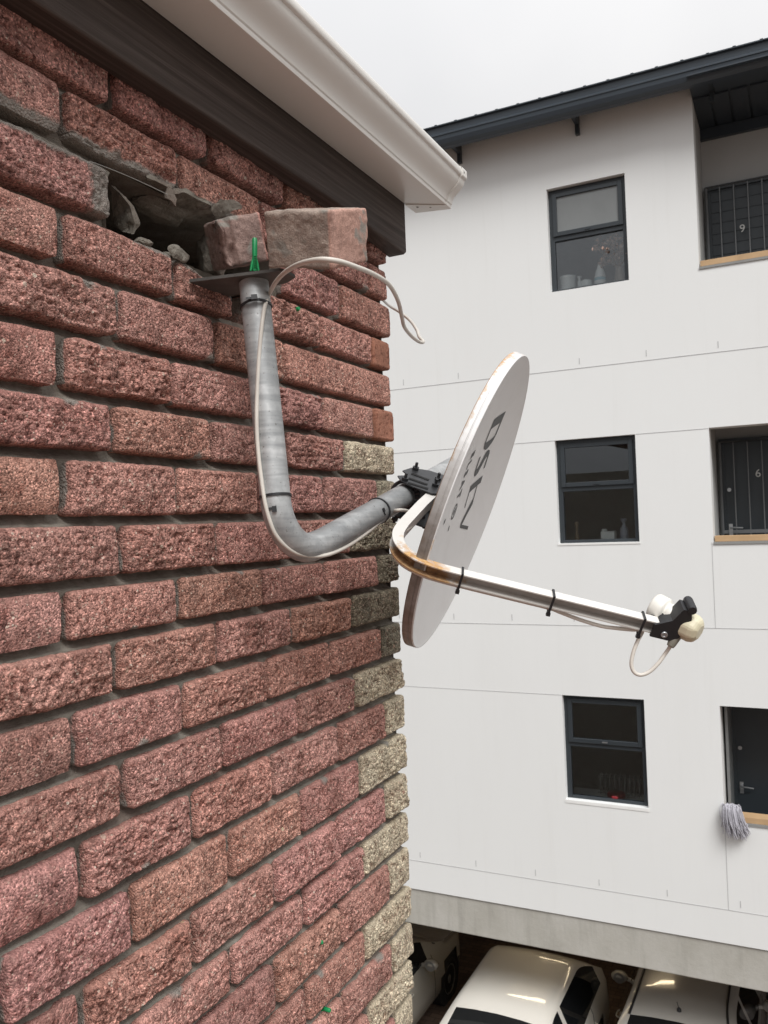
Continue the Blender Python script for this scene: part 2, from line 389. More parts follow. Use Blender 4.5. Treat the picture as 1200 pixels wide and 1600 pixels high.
def brick(y0, y1, z0, z1, seed, tint, res, rough=1.0, smear_and_shade=None, xoff=0, topfn=None, mi=0, bite=None):
    L, Hh = y1 - y0, z1 - z0
    ny, nz = max(4, int(L / res)), max(4, int(Hh / res))
    e = np.array([0, .0015, .004])
    def axis(n, l):
        if n < 10: return np.linspace(0, l, n)
        return np.concatenate([e, np.linspace(.007, l - .007, n), l - e[::-1]])
    ys = axis(ny, L); zs = axis(nz, Hh); Y, Z = np.meshgrid(ys, zs, indexing='ij')
    n0, n1 = Y.shape
    gy, gz = Y + y0, Z + z0
    ed = np.minimum(np.minimum(Y, L - Y), np.minimum(Z, Hh - Z))
    # rounded corners: distance to a rounded box
    rc = .0065; qx = np.abs(Y - L/2) - (L/2 - rc); qy = np.abs(Z - Hh/2) - (Hh/2 - rc)
    sdf = -(np.hypot(np.maximum(qx, 0), np.maximum(qy, 0)) + np.minimum(np.maximum(qx, qy), 0) - rc)
    sdf = np.maximum(sdf, 0)
    chw = np.where((Hh - Z) < .012, .0078, .0042); ch = np.clip(sdf / chw, 0, 1); ch = 1 - (1 - ch)**2
    m = np.clip(sdf / .009, 0, 1)
    nzv = fbm(gy, gz, seed * 31, [(.11, .0026), (.05, .0026), (.022, .0018)])
    fine = (np.abs(vnoise(gy / .013 + seed, gz / .010, seed + 41)) - .35) * .0036 + (np.abs(vnoise(gy / .007, gz / .006 + seed, seed + 42)) - .35) * .0027 + vnoise(gy / .0042, gz / .0042, seed + 43) * .0011
    nzv = nzv + fine
    # split-face facets: ridged noise
    rid = 1 - np.abs(vnoise(gy / .035 + seed * 3.7, gz / .03, seed + 99)); nzv = nzv + (rid - .6) * .0032 * (.4 + 1.2 * ((seed * 37) % 17) / 16)
    x = xoff + .004 - .0055 * (1 - ch) + rough * (.0030 * np.clip(sdf / .03, 0, 1) + nzv * (.25 + .75 * m))
    # wobbling outline
    wob = vnoise(gy / .03, gz / .03, seed + 5) * .0013 + vnoise(gy / .009, gz / .009, seed + 6) * .0009
    k = np.clip(1 - ed / .01, 0, 1) * rough
    cy = np.sign(L/2 - Y); cz = np.sign(Hh/2 - Z)
    gy = gy + np.where(np.minimum(Y, L - Y) < .012, cy * (wob + .0009), 0) * k
    gz = gz + np.where(np.minimum(Z, Hh - Z) < .012, cz * (wob + .0009), 0) * k
    # rounded outline corners: pull the corner points in
    hyp = np.hypot(np.maximum(qx, 0), np.maximum(qy, 0)); out = (hyp > rc) & (qx > 0) & (qy > 0)
    sc = np.where(out, rc / np.maximum(hyp, 1e-9), 1)
    gy = np.where(out, gy + (np.abs(qx) * sc - np.abs(qx)) * np.sign(Y - L/2), gy); gz = np.where(out, gz + (np.abs(qy) * sc - np.abs(qy)) * np.sign(Z - Hh/2), gz)
    if topfn is not None:
        top = topfn(gy, seed); gz = np.where(True, z0 + (gz - z0) * np.clip((top - z0) / Hh, .15, 1), gz)
    if bite is not None:
        by, bz, br = bite; dd = np.hypot(gy - by, gz - bz); x = np.where(dd < br, x - .022 * np.clip((br - dd) / .006, 0, 1), x)
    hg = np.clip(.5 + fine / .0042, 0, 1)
    edge = np.clip(1 - (Hh - Z) / .0095, 0, 1) + np.clip(1 - Y / .006, 0, 1) * .2
    sm = np.zeros_like(x)
    if smear_and_shade is not None: sm = smear_and_shade(Y / L, Z / Hh)
    b = sum(len(a) for a in wv)
    front = np.stack([x, gy, gz + H0], -1).reshape(-1, 3)
    idx = np.arange(n0 * n1).reshape(n0, n1)
    q = np.stack([idx[:-1, :-1], idx[1:, :-1], idx[1:, 1:], idx[:-1, 1:]], -1).reshape(-1, 4)
    loop = np.concatenate([idx[:, 0], idx[-1, 1:], idx[-2::-1, -1], idx[0, -2:0:-1]])
    nl = len(loop); parts = [front]; faces = [q]; prev = loop; base = n0 * n1
    for dx in (-.014, -.03, -.104):
        ring = front[loop].copy(); ring[:, 0] = xoff + dx + (vnoise(ring[:, 1] / .02, ring[:, 2] / .02, seed + 8) * .001 if dx > -.1 else 0)
        parts.append(ring); cur = base + np.arange(nl); base += nl
        faces.append(np.stack([prev, cur, np.roll(cur, -1), np.roll(prev, -1)], -1)); prev = cur
    vs = np.concatenate(parts); fs = np.concatenate(faces) + b
    wv.append(vs); wf.append(fs); wmi.append(np.full(len(fs), mi))
    nv = len(vs); tt = np.tile(np.array(tint), (nv, 1)); wt.append(tt)
    hv = np.full(nv, .5); hv[:n0*n1] = hg.ravel(); wh.append(hv)
    ev = np.full(nv, .25); ev[:n0*n1] = np.clip(edge, 0, 1).ravel(); wed.append(ev)
    sv = np.zeros(nv); sv[:n0*n1] = sm.ravel(); lf = front[loop]; vert_side = (np.abs(lf[:, 1] - y0) < .0045) | (np.abs(lf[:, 1] - y1) < .0045)        # mortar grey on the end faces, also painting in the joint shade
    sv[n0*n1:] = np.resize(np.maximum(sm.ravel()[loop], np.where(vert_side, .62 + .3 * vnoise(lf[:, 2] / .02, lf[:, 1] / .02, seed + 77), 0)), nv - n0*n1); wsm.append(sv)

def red(k):
    r = np.random.default_rng(k); v = r.uniform(.88, 1.10)
    return (.530 * v, .276 * v * r.uniform(.97, 1.04), .229 * v * r.uniform(.95, 1.06))
PALE = (.66, .575, .425); OLIVE = (.25, .22, .16)
seed = 0
for i, z0 in enumerate(BED):
    zt = (BED[i - 1] if i else .735) - .0142
    js = list(J.get(i, []))
    if not js:
        js = [1.78 if i % 2 else 1.645]
    while js[0] > -1.0: js.insert(0, js[0] - MOD)
    js.append(CORNER + .006)
    for a, b in zip(js[:-1], js[1:]):
        seed += 1
        if i == 2 and .9 < a < 1.35: continue                     # the missing bricks
        wl = next((w for (r, y), w in WIDE.items() if r == i and abs(y - a) < .003), .0135)
        wr = next((w for (r, y), w in WIDE.items() if r == i and abs(y - b) < .003), .0135)
        y0, y1 = a + wl / 2 + rng.uniform(0, .0015), b - wr / 2 - rng.uniform(0, .0015)
        last = b > CORNER; res = .0027 if (a > .62 and i < 21) else .012
        if last: y1 = CORNER + rng.uniform(-.004, .006)
        tint = red(seed); rough, mi = rng.choice([.55, .8, 1.0, 1.0, 1.2, 1.45]), 0; smear_and_shade = None; topfn = None; bite = None
        if last and i >= 6:
            tint = PALE if (i % 2 == 0 or i > 12) else (.36, .32, .24)
            if i in (8, 9, 10): tint = OLIVE
            if i == 7: tint = (.32, .285, .21)
            if i == 11: tint = (.27, .245, .185)
        if last and i in (3, 5): tint, rough, mi = (.36, .165, .11), .22, 1
        if i == 1 and .8 < a < 1.2: smear_and_shade = lambda s, t: np.clip(1 - t * 2.6, 0, 1)
        if i == 1 and b < .9: smear_and_shade = lambda s, t: np.clip(.9 - t * 2.4, 0, 1)
        if i == 2 and b < .96: smear_and_shade = lambda s, t: np.clip(np.maximum((s - .66) * 3.2, (t - .7) * 2.6), 0, 1)
        if i == 3 and abs(a - 1.078) < .01:
            y1 = 1.228; topfn = lambda y, s: .452 - np.clip((y - 1.10) / .12, 0, 1) * .036 + vnoise(y / .018, y * 0, s) * .003
            smear_and_shade = lambda s, t: np.clip((t - .72) * 3, 0, 1)
        if i == 3 and abs(a - .846) < .01: smear_and_shade = lambda s, t: np.clip((t - .72) * 3 * np.clip(s * 2 - .6, 0, 1), 0, 1)
        if i == 3 and abs(a - 1.313) < .01: bite = (1.417, .452, .016)
        if smear_and_shade is None and rng.random() < .28:
            sy, sz2, sr = rng.uniform(0, 1), rng.choice([0.0, 1.0]), rng.uniform(.12, .3)
            smear_and_shade = lambda s, t, sy=sy, sz2=sz2, sr=sr: np.clip(1 - np.hypot((s - sy) * 1.6, (t - sz2) * .7) / sr, 0, 1) * .8
        brick(y0, y1, z0 + rng.uniform(-.001, .001), zt + rng.uniform(-.0012, .0012), seed, tint, res, rough, smear_and_shade,
              xoff=rng.uniform(-.0025, .0025), topfn=topfn, mi=mi, bite=bite)
# rows below the photograph, down to the ground
z = BED[-1]; i = len(BED)
while z > -H0 + .05:
    zt = z - .0125; z -= .0885; js = [1.78 if i % 2 else 1.645]
    while js[0] > -1.0: js.insert(0, js[0] - MOD)
    js.append(CORNER)
    for a, b in zip(js[:-1], js[1:]):
        seed += 1; brick(a + .004, b - .004, z, zt, seed, PALE if b >= CORNER else red(seed), .05)
    i += 1
vv = np.concatenate(wv); ff = np.concatenate(wf); tt = np.concatenate(wt); hh = np.concatenate(wh); ss = np.concatenate(wsm); mm = np.concatenate(wmi)
def np_mesh(name, v, f, mats, parent=None, smooth=True, attrs=None, mi=None):
    me = bpy.data.meshes.new(name)
    me.vertices.add(len(v)); me.vertices.foreach_set('co', np.ascontiguousarray(v, dtype=np.float32).ravel())
    me.loops.add(len(f) * 4); me.polygons.add(len(f))
    me.polygons.foreach_set('loop_start', np.arange(0, len(f) * 4, 4)); me.polygons.foreach_set('loop_total', np.full(len(f), 4))
    me.loops.foreach_set('vertex_index', np.ascontiguousarray(f, dtype=np.int32).ravel())
    for m in (mats if isinstance(mats, (list, tuple)) else [mats]): me.materials.append(m)
    if mi is not None: me.polygons.foreach_set('material_index', mi.astype(np.int32))
    me.polygons.foreach_set('use_smooth', np.full(len(f), smooth)); me.update(calc_edges=True)
    for k, a in (attrs or {}).items():
        if a.ndim == 2:
            at = me.attributes.new(k, 'FLOAT_COLOR', 'POINT'); at.data.foreach_set('color', np.c_[a, np.ones(len(a))].astype(np.float32).ravel())
        else:
            at = me.attributes.new(k, 'FLOAT', 'POINT'); at.data.foreach_set('value', a.astype(np.float32))
    return link(name, me, parent)
wo_ = np_mesh('wall', vv, ff, [M_brick, M_smooth], house, True, {'tint': tt, 'hgt': hh, 'smear_and_shade': ss, 'edge': np.concatenate(wed)}, mm)
wo_.data.set_sharp_from_angle(angle=math.radians(50))

# mortar bed behind the brick faces, with the hole left by the missing bricks
def inhole(y, z): return (.950 < y < 1.400 and .453 < z < .557) or (1.232 < y < 1.306 and .385 < z < .47)
yy = np.concatenate([np.arange(-1.2, .6, .05), np.arange(.6, CORNER - .012, .0045), [CORNER - .012]])
zz = [-1.45]
for z0 in sorted(BED):
    for q in (-.0142, -.0112, -.0082, -.0052, -.0024, -.0004, .0035, .025, .05): zz.append(z0 + q)
zz = np.array(sorted(zz + [.735]))
Yg, Zg = np.meshgrid(yy, zz, indexing='ij')
fj = np.full(Zg.shape, 1.0); bw = .5 + .5 * vnoise(Yg / .13, Zg / .05, 611)     # weathered joints slope out to the brick below
for z0 in BED:
    q = (Zg - (z0 - .0142)) / .0142; fj = np.where((q >= -.02) & (q <= 1.0), np.clip(q, 0, 1), fj)
Xg = -.0065 - .0185 * fj ** .7 * (.75 + .35 * bw) - .006 * (1 - bw) + fbm(Yg, Zg, 500, [(.09, .0035), (.03, .0022), (.011, .0016), (.006, .0009)])
Xg = np.where((Yg > .80) & (Yg < .95) & (Zg > .535) & (Zg < .57), Xg + .008, Xg)
idx = np.arange(Yg.size).reshape(Yg.shape)
keep = ~np.vectorize(inhole)((Yg[:-1, :-1] + Yg[1:, 1:]) / 2, (Zg[:-1, :-1] + Zg[1:, 1:]) / 2)
q = np.stack([idx[:-1, :-1], idx[1:, :-1], idx[1:, 1:], idx[:-1, 1:]], -1)[keep]
np_mesh('mortar', np.stack([Xg, Yg, Zg + H0], -1).reshape(-1, 3), q, M_mortar, house)
b = MB()
b.quad((-.02, -1.2, 0), (-.02, CORNER - .012, 0), (-.02, CORNER - .012, H0 - 1.45), (-.02, -1.2, H0 - 1.45))   # low wall backing
b.quad((-.0135, CORNER - .012, 0), (-5, CORNER - .012, 0), (-5, CORNER - .012, H0 + .9), (-.0135, CORNER - .012, H0 + .9))
b.build('mortar_backing', M_mortar, house)
# the cavity behind the hole
c = MB()
def hv(x, y, z): return V(x, y, z)
x0, x1, ya, yb, za, zb = -.27, -.016, .946, 1.404, .4545, .5560
c.quad(hv(x0, ya, za), hv(x0, yb, za), hv(x0, yb, zb), hv(x0, ya, zb))
c.quad(hv(x0, ya, zb), hv(x0, yb, zb), hv(x1, yb, zb), hv(x1, ya, zb))
c.quad(hv(x0, ya, za), hv(x1, ya, za), hv(x1, yb, za), hv(x0, yb, za))
c.quad(hv(x0, ya, za), hv(x0, ya, zb), hv(x1, ya, zb), hv(x1, ya, za))
c.quad(hv(x0, yb, za), hv(x1, yb, za), hv(x1, yb, zb), hv(x0, yb, zb))
for k in range(2):                                                   # inner-leaf bricks showing at the back of the hole
    c.box((-.24, .97 + k * .24, H0 + .462), (-.20, 1.19 + k * .24, H0 + .535))
c.build('cavity', M_mortar, house)
def shard(name, pts, th, nrm, mat=M_mortar, parent=house):
    nrm = Vector(nrm).normalized(); n = len(pts); P = [Vector(p) for p in pts]
    bm = bmesh.new(); f0 = bm.faces.new([bm.verts.new(p - nrm * th * .5) for p in P])
    ex = bmesh.ops.extrude_face_region(bm, geom=[f0]); bmesh.ops.translate(bm, vec=nrm * th, verts=[v for v in ex['geom'] if isinstance(v, bmesh.types.BMVert)])
    bmesh.ops.triangulate(bm, faces=bm.faces[:])
    for L_ in (.02, .010, .006, .004): bmesh.ops.subdivide_edges(bm, edges=[e for e in bm.edges if e.calc_length() > L_], cuts=1); bmesh.ops.triangulate(bm, faces=bm.faces[:])
    bm.normal_update(); co = np.array([v.co[:] for v in bm.verts])
    for l_, a_, sd_ in ((.03, .003, 71), (.012, .0018, 72), (.005, .0011, 73)):
        d_ = vnoise(co[:, 0] / l_, co[:, 1] / l_, sd_ + n, co[:, 2] / l_) * a_ * min(1, th / .006)
        for v, k in zip(bm.verts, d_): v.co += v.normal * k
    bmesh.ops.recalc_face_normals(bm, faces=bm.faces[:])
    me = bpy.data.meshes.new(name); bm.to_mesh(me); bm.free(); me.materials.append(mat)
    return link(name, me, parent)
# wedge of mortar standing at the left of the hole
shard('mortar_flake', [at_x(176, 290, -.035), at_x(190, 302, -.022), at_x(206, 322, -.018), at_x(214, 350, -.018), at_x(208, 367, -.022), at_x(194, 362, -.05), at_x(178, 345, -.07)], .008, (.15, 1, .1))
# hanging bed of mortar under the brick above the hole
shard('mortar_flake', [at_x(272, 299, .010), at_x(288, 297, .014), at_x(306, 307, .012), at_x(331, 318, .010), at_x(331, 330, .004), at_x(312, 340, -.03), at_x(285, 338, -.045), at_x(258, 322, -.045)], .009, (.35, 0, -1))
shard('mortar_flake', [at_x(229, 275, .006), at_x(240, 279, .008), at_x(268, 293, .008), at_x(262, 297, -.006), at_x(240, 290, -.012)], .006, (.4, 0, -1))
shard('mortar_flake', [at_x(262, 293, .02), at_x(270, 297, .022), at_x(276, 312, .022), at_x(274, 323, .022), at_x(267, 314, .021), at_x(257, 309, .02), at_x(258, 303, .02)], .003, (1, -.3, .1))
shard('mortar_flake', [at_x(330, 325, .01), at_x(345, 314, .018), at_x(362, 314, .02), at_x(378, 324, .024), at_x(360, 329, .016), at_x(338, 338, .002)], .006, (.3, -.2, 1))
shard('mortar_flake', [at_x(262, 386, .004), at_x(275, 387, .008), at_x(296, 402, .009), at_x(292, 407, .008), at_x(272, 400, .008)], .006, (.4, 0, 1))

def chunk(ctr, size, seed_, mat=M_mortar):
    bm = bmesh.new(); bmesh.ops.create_icosphere(bm, subdivisions=4, radius=1); co = np.array([v.co[:] for v in bm.verts])
    r_ = np.random.default_rng(seed_); dirs = r_.normal(size=(9, 3)); dirs /= np.linalg.norm(dirs, axis=1, keepdims=True)
    k = np.min(np.where(co @ dirs.T > .2, r_.uniform(.55, .9, 9) / np.maximum(co @ dirs.T, .2), 9), axis=1); co = co * np.minimum(k, 1)[:, None]      # cut by random fracture planes
    co = co * (1 + .10 * vnoise(co[:, 0] / .35, co[:, 1] / .35, seed_, co[:, 2] / .35) + .06 * vnoise(co[:, 0] / .12, co[:, 1] / .12, seed_ + 1, co[:, 2] / .12))[:, None]
    co = co * np.array(size) + np.array(ctr)
    for v, c_ in zip(bm.verts, co): v.co = c_
    me = bpy.data.meshes.new('mortar_flake'); bm.to_mesh(me); bm.free(); me.materials.append(mat); return link('mortar_flake', me, house)
chunk(V(-.06, 1.13, .552), (.05, .07, .016), 11); chunk(V(-.11, 1.18, .47), (.05, .05, .025), 13)
chunk(V(-.012, 1.205, .430), (.016, .022, .010), 15); chunk(V(-.02, 1.10, .458), (.015, .03, .006), 16)
chunk(V(-.045, 1.24, .50), (.035, .03, .045), 17); chunk(V(-.006, 1.015, .458), (.010, .022, .006), 18)
# fascia board, gutter and the roof edge above them
YE = 1.905
f = MB()
prof = [(0.005, .688), (.047, .688), (.05, .691), (.05, .90), (.005, .90)]
ys = [-1.2, 1.55, 1.70, 1.78, 1.84, 1.875, 1.893, YE - .003, YE]
rings = []
for y in ys:
    k = np.clip((y - 1.5) / (YE - 1.5), 0, 1)
    dz = -.022 * k**2 + (.012 * max(0, (y - 1.885) / (YE - 1.885))**2)
    dx = .0 if y < YE - .001 else -.003
    rings.append([V(x + (dx if x > .02 else 0), y, z + (dz if z < .8 else 0)) for x, z in prof])
n = len(prof); vs = [p for r in rings for p in r]
f.add(vs, [(i*n + k, i*n + (k+1) % n, (i+1)*n + (k+1) % n, (i+1)*n + k) for i in range(len(ys)-1) for k in range(n)]); f.add(rings[-1], [tuple(range(n))]); f.add(rings[0], [tuple(range(n))][::-1])
f.build('fascia_board', M_fascia, house, bevel=.002)
ogee = [(.1500 + .0360 * (t - math.sin(2 * math.pi * t) / (2 * math.pi) * .75), .7985 + .0520 * t) for t in np.linspace(0, 1, 15)]
gp = [(.052, .90), (.052, .797), (.145, .788), (.1468, .7885), (.1475, .790), (.1475, .7965)] + ogee + [(.1905, .8520), (.1925, .8545), (.1928, .866), (.1915, .8695), (.188, .871), (.182, .871), (.180, .868)]
inn = [(.180, .858), (.170, .852), (.166, .832), (.155, .812), (.140, .797), (.056, .804), (.056, .90)]
g = MB(); pr = gp + inn
g.prism(pr, lambda p: V(p[0], -1.2, p[1]), lambda p: V(p[0], 1.935, p[1]), smooth=True)
go = g.build('gutter', M_gutter, house)
go.data.set_sharp_from_angle(angle=math.radians(38))
# stop end: a slightly larger collar lapping the gutter, with a skewed inner edge underneath, closed by a plate
ec = MB(); sc = [(x + (.0022 if x > .06 else 0), z - (.0022 if z < .86 else -.0018)) for x, z in gp]
def y_in(p): return 1.935 if p[0] > .146 else 1.900 + (p[0] - .052) / .094 * .033
no = len(sc); y1e = 1.965
vs = [V(x, y_in((x, z)), z) for x, z in sc] + [V(x, y1e, z) for x, z in sc] + [V(x - (.002 if x > .06 else 0), y_in((x, z)), z + .0021) for x, z in sc]
ec.add(vs, [(i, i+1, no+i+1, no+i) for i in range(no-1)]); ec.add(vs, [(2*no+i, 2*no+i+1, i+1, i) for i in range(no-1)])
ec.add([V(x, y1e, z) for x, z in sc], [tuple(range(no))])
eo = ec.build('end_cap', M_gutter, go)
M_rivet = plain('rivet metal', (.22, .21, .19), .5, .5)
for p, nrm in (((.105, 1.938, .7905), (0, 0, -1)), ((.075, 1.925, .7925), (0, 0, -1)), ((.1765, 1.945, .842), (1, 0, -.3)), ((.1945, 1.945, .861), (1, 0, 0))):
    rv = MB(); rv.lathe(V(*p), nrm, [(.003, -.003), (.003, .0008), (.0016, .0016)], 10); rv.build('rivet', M_rivet, go)
r = MB(); r.add([V(.07, -1.2, .90), V(.07, 1.95, .90), V(-4, 1.95, 2.0), V(-4, -1.2, 2.0), V(.07, -1.2, .875), V(.07, 1.95, .875), V(-4, 1.95, 1.9), V(-4, -1.2, 1.9)],
               [(0,1,2,3), (7,6,5,4), (0,4,5,1), (1,5,6,2), (2,6,7,3), (3,7,4,0)])
r.build('roof', plain('roof tile', (.10, .06, .045), .8), house)

# ================================================================== loose bricks, plugs and a wire
def rotvec(r):
    r = Vector(r); return Matrix.Rotation(r.length, 3, r.normalized())
def loose(name, ctr, rv, dims, mat, tint, label, chip, seed, round_=.006):
    bm = bmesh.new(); bmesh.ops.create_cube(bm, size=1); bmesh.ops.subdivide_edges(bm, edges=bm.edges[:], cuts=35, use_grid_fill=True)
    me = bpy.data.meshes.new(name); d = np.array(dims)
    co = np.array([v.co[:] for v in bm.verts]) * d
    inner = d / 2 - round_; cl = np.clip(co, -inner, inner); dv = co - cl; ln = np.linalg.norm(dv, axis=1, keepdims=True)
    co = np.where(ln > 1e-9, cl + dv / np.maximum(ln, 1e-9) * np.minimum(ln, round_), co)
    nrm = dv / np.maximum(ln, 1e-9)
    def n3(l, s): return vnoise(co[:, 0] / l, co[:, 1] / l, s, co[:, 2] / l)
    ed2 = np.sort(np.abs(co) / (d / 2), axis=1)[:, 1]                 # near an edge of the block the surface is chipped
    dis = n3(.05, seed) * .0014 + n3(.018, seed + 1) * .0010 + n3(.006, seed + 2) * .0010 - np.clip((ed2 - .86) / .14, 0, 1) * np.clip(n3(.016, seed + 3) + .15, 0, 1) * .0055
    co = co + nrm * dis[:, None]
    if chip is not None:
        co = chip(co)
    loc0 = co.copy(); co = co @ np.array(rotvec(rv)).T + np.array(V(*ctr))
    for v, c in zip(bm.verts, co): v.co = c
    bm.to_mesh(me); bm.free(); me.materials.append(mat); me.polygons.foreach_set('use_smooth', np.full(len(me.polygons), True))
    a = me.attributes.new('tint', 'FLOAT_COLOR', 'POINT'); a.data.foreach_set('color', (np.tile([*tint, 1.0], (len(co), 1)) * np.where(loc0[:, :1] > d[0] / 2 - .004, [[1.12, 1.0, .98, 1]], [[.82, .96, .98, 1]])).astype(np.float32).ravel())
    a = me.attributes.new('hgt', 'FLOAT', 'POINT'); a.data.foreach_set('value', np.full(len(co), .5, np.float32))
    a = me.attributes.new('smear_and_shade', 'FLOAT', 'POINT'); a.data.foreach_set('value', np.clip(vnoise(co[:, 0]/.04, co[:, 1]/.04, seed+9, co[:, 2]/.04) * .6 + vnoise(co[:, 0]/.012, co[:, 1]/.012, seed+10, co[:, 2]/.012) * .4 + .12, 0, 1).astype(np.float32))
    return tag(link(name, me), label, 'brick')
def ridge(co):
    co = co.copy(); return co
loose('loose_brick', (.229, 1.157, .4626), (.336, .167, .063), (.114, .142, .0853), M_smooth, (.42, .285, .235),
      'loose half brick with smooth faces jutting out of the wall above the white cable', None, 40, .0045)
def chipl(co):
    co = co.copy(); m = co[:, 0] < -.02
    co[:, 1] = np.where(m & (co[:, 1] < -.02), co[:, 1] + .012 * (1 + vnoise(co[:, 2] / .02, co[:, 0] / .02, 3)), co[:, 1]); return co
loose('loose_brick', (.053, 1.178, .4935), (.312, -.162, .967), (.070, .093, .079), M_smooth, (.40, .235, .20),
      'tilted brick bat wedged in the hole left by the missing brick', chipl, 60, .004)

def wall_plug(base, direction, length, label, head=True):
    d = Vector(direction).normalized(); root = MB(); b0 = Vector(base)
    root.lathe(b0, d, [(.0034, 0), (.0040, .002), (.0042, length * .38), (.0039, length * .45), (.0043, length * .5), (.0044, length * .93), (.0032, length)], 12)
    a = d.orthogonal().normalized(); b = d.cross(a)
    for k in range(6):                                            # barbs of the split, toothed half
        for s in (1, -1):
            c = b0 + d * (.004 + k * length * .065) + b * s * .0042
            root.add([c - a*.0026, c + a*.0026, c + a*.0026 + d*.002, c - a*.0026 + d*.002, c + b*s*.0016 + d*.0018 - a*.002, c + b*s*.0016 + d*.0018 + a*.002],
                     [(0,1,5,4), (1,2,5), (3,0,4), (2,3,4,5)])
    for s in (1, -1):                                             # the two spread legs
        root.tube([b0 + d * length * .5, b0 + d * length * .22 + a * s * .0045, b0 + a * s * .0066], [.0024, .0022, .0018], 8)
    return tag(root.build('wall_plug', M_green), label, 'wall plug', 'green plastic wall plugs')
wall_plug(at_z(398, 424, .4205), (.02, .03, 1), .055, 'green wall plug standing upright on the steel mounting plate')
for (px_, py_), lab in (((467, 484), 'green wall plug stub in the chipped brick beside the pipe'), ((503, 1472), 'upper of the two green plug stubs in one low brick'),
                        ((468, 1504), 'lower of the two green plug stubs in one low brick'), ((515, 1578), 'green plug stub in the brick at the bottom of the wall')):
    p = at_x(px_, py_, .014 if px_ == 467 else .006)
    wall_plug(p - Vector((.022, 0, 0)), (1, -.15, .05), .026, lab)
w = MB(); w.tube(spline([at_x(140, 252, .012), at_x(175, 265, .014), at_x(215, 282, .018), at_x(262, 304, .024)], 6), .0007, 6)
tag(w.build('thin_wire', plain('grey wire', (.30, .29, .27), .5)), 'thin grey wire strung across the hole in the brick wall', 'wire')

# ================================================================== satellite dish on its pipe bracket
DC = V(.29, 1.668, .0364); DN = Vector((.9044, .1962, -.379)).normalized(); DU = Vector((-.0581, .9364, .3461))
DU = (DU - DN * DU.dot(DN)).normalized(); DW = DN.cross(DU)
RA, RB, DEPTH = .3199, .3391, .036
def D(u, w, n): return DC + DU * u + DW * w + DN * n
dish = tag(empty('satellite_dish', V(.10, 1.165, .415)), 'white satellite dish with rusty rim on a bent galvanised pipe arm', 'satellite dish')
def arc_pts(a, b, c, rad, n=10):
    """polyline a-b-c with the corner at b rounded"""
    a, b, c = Vector(a), Vector(b), Vector(c); d1 = (a - b).normalized(); d2 = (c - b).normalized()
    ang = d1.angle(d2); t = rad / math.tan(ang / 2); p1 = b + d1 * t; p2 = b + d2 * t
    ctr = b + (d1 + d2).normalized() * (rad / math.sin(ang / 2)); out = []
    v1, v2 = p1 - ctr, p2 - ctr; tot = v1.angle(v2); ax = v1.cross(v2).normalized()
    for k in range(n + 1): out.append(ctr + Matrix.Rotation(tot * k / n, 3, ax) @ v1)
    return out
PT = V(.098, 1.163, .412); M1 = V(.16, 1.94, .145); MD = Vector((0, 1, .25)).normalized()
PB = V(.157, 1.128, -.058)
path = [PT + (PB - PT) * t for t in (0, .25, .5, .7)] + arc_pts(PT, PB, M1, .075, 14) + [V(.16, y, -.002 + .25 * (y - 1.357)) for y in (1.25, 1.35, 1.5, 1.65, 1.8)] + [M1]
pm = MB(); pm.tube(path, .0248, 40)
po = pm.build('pipe', M_galv, dish)
at = po.data.attributes.new('rust', 'FLOAT', 'POINT')
bend = at_depth(487, 812, 1.37)
at.data.foreach_set('value', np.array([max(0, 1 - abs((v.co - bend).length) / .03) * .8 for v in po.data.vertices], np.float32))
pl = MB(); poly = [(.008, 1.106), (.165, 1.138), (.170, 1.143), (.168, 1.182), (.140, 1.200), (.010, 1.214), (-.005, 1.24), (-.06, 1.245), (-.06, 1.233), (.004, 1.226)]
pl.prism(poly, lambda p: V(p[0], p[1], .4145), lambda p: V(p[0], p[1], .4195))
pl.build('mounting_plate', plain('weathered dark steel', (.10, .095, .088), .6, .3, .35, 40, .3, 200), dish, bevel=.0008)
def tie(center, axis, rad, name='cable_tie', head=None, width=.0042, extra=None):
    axis = Vector(axis).normalized(); c = Vector(center); m = MB()
    a = axis.orthogonal().normalized(); b = axis.cross(a); n = 36
    rad_at = (lambda k: rad) if extra is None else (lambda k: rad + extra * max(0, ((a * math.cos(k) + b * math.sin(k)).dot((head - c).normalized()))) ** 6)
    vs = []
    for k in range(n):
        t = k / n * math.tau; dr = a * math.cos(t) + b * math.sin(t); r = rad_at(t)
        for rr, h in ((r, -width/2), (r, width/2), (r + .0016, width/2), (r + .0016, -width/2)): vs.append(c + dr * rr + axis * h)
    m.add(vs, [(4*i + j, 4*i + (j+1) % 4, 4*((i+1) % n) + (j+1) % 4, 4*((i+1) % n) + j) for i in range(n) for j in range(4)])
    if head is not None:
        hd = (head - c).normalized(); hp = c + hd * (rad + (extra or 0) + .003); s = axis.cross(hd)
        M = Matrix((hd, axis, s)).transposed().to_4x4(); M.translation = hp
        m.box((-.003, -.004, -.005), (.004, .004, .005), 0, M)
        m.box((-.0005, -.0018, .004), (.0008, .0018, .014), 0, M)
    return m.build(name, M_black, dish)
PD = (PB - PT).normalized()
tp = PT + PD * .042; tie(tp, PD, .0252, head=at_depth(397, 463, 1.36), extra=.006)
tp = PT + PD * .365; tie(tp, PD, .0252, head=at_depth(427, 814, 1.30), extra=.004)
tp = V(.16, 1.47, -.002 + .25 * (1.47 - 1.357)); tie(tp, MD, .0252, head=at_depth(604, 796, 1.60), extra=.004)

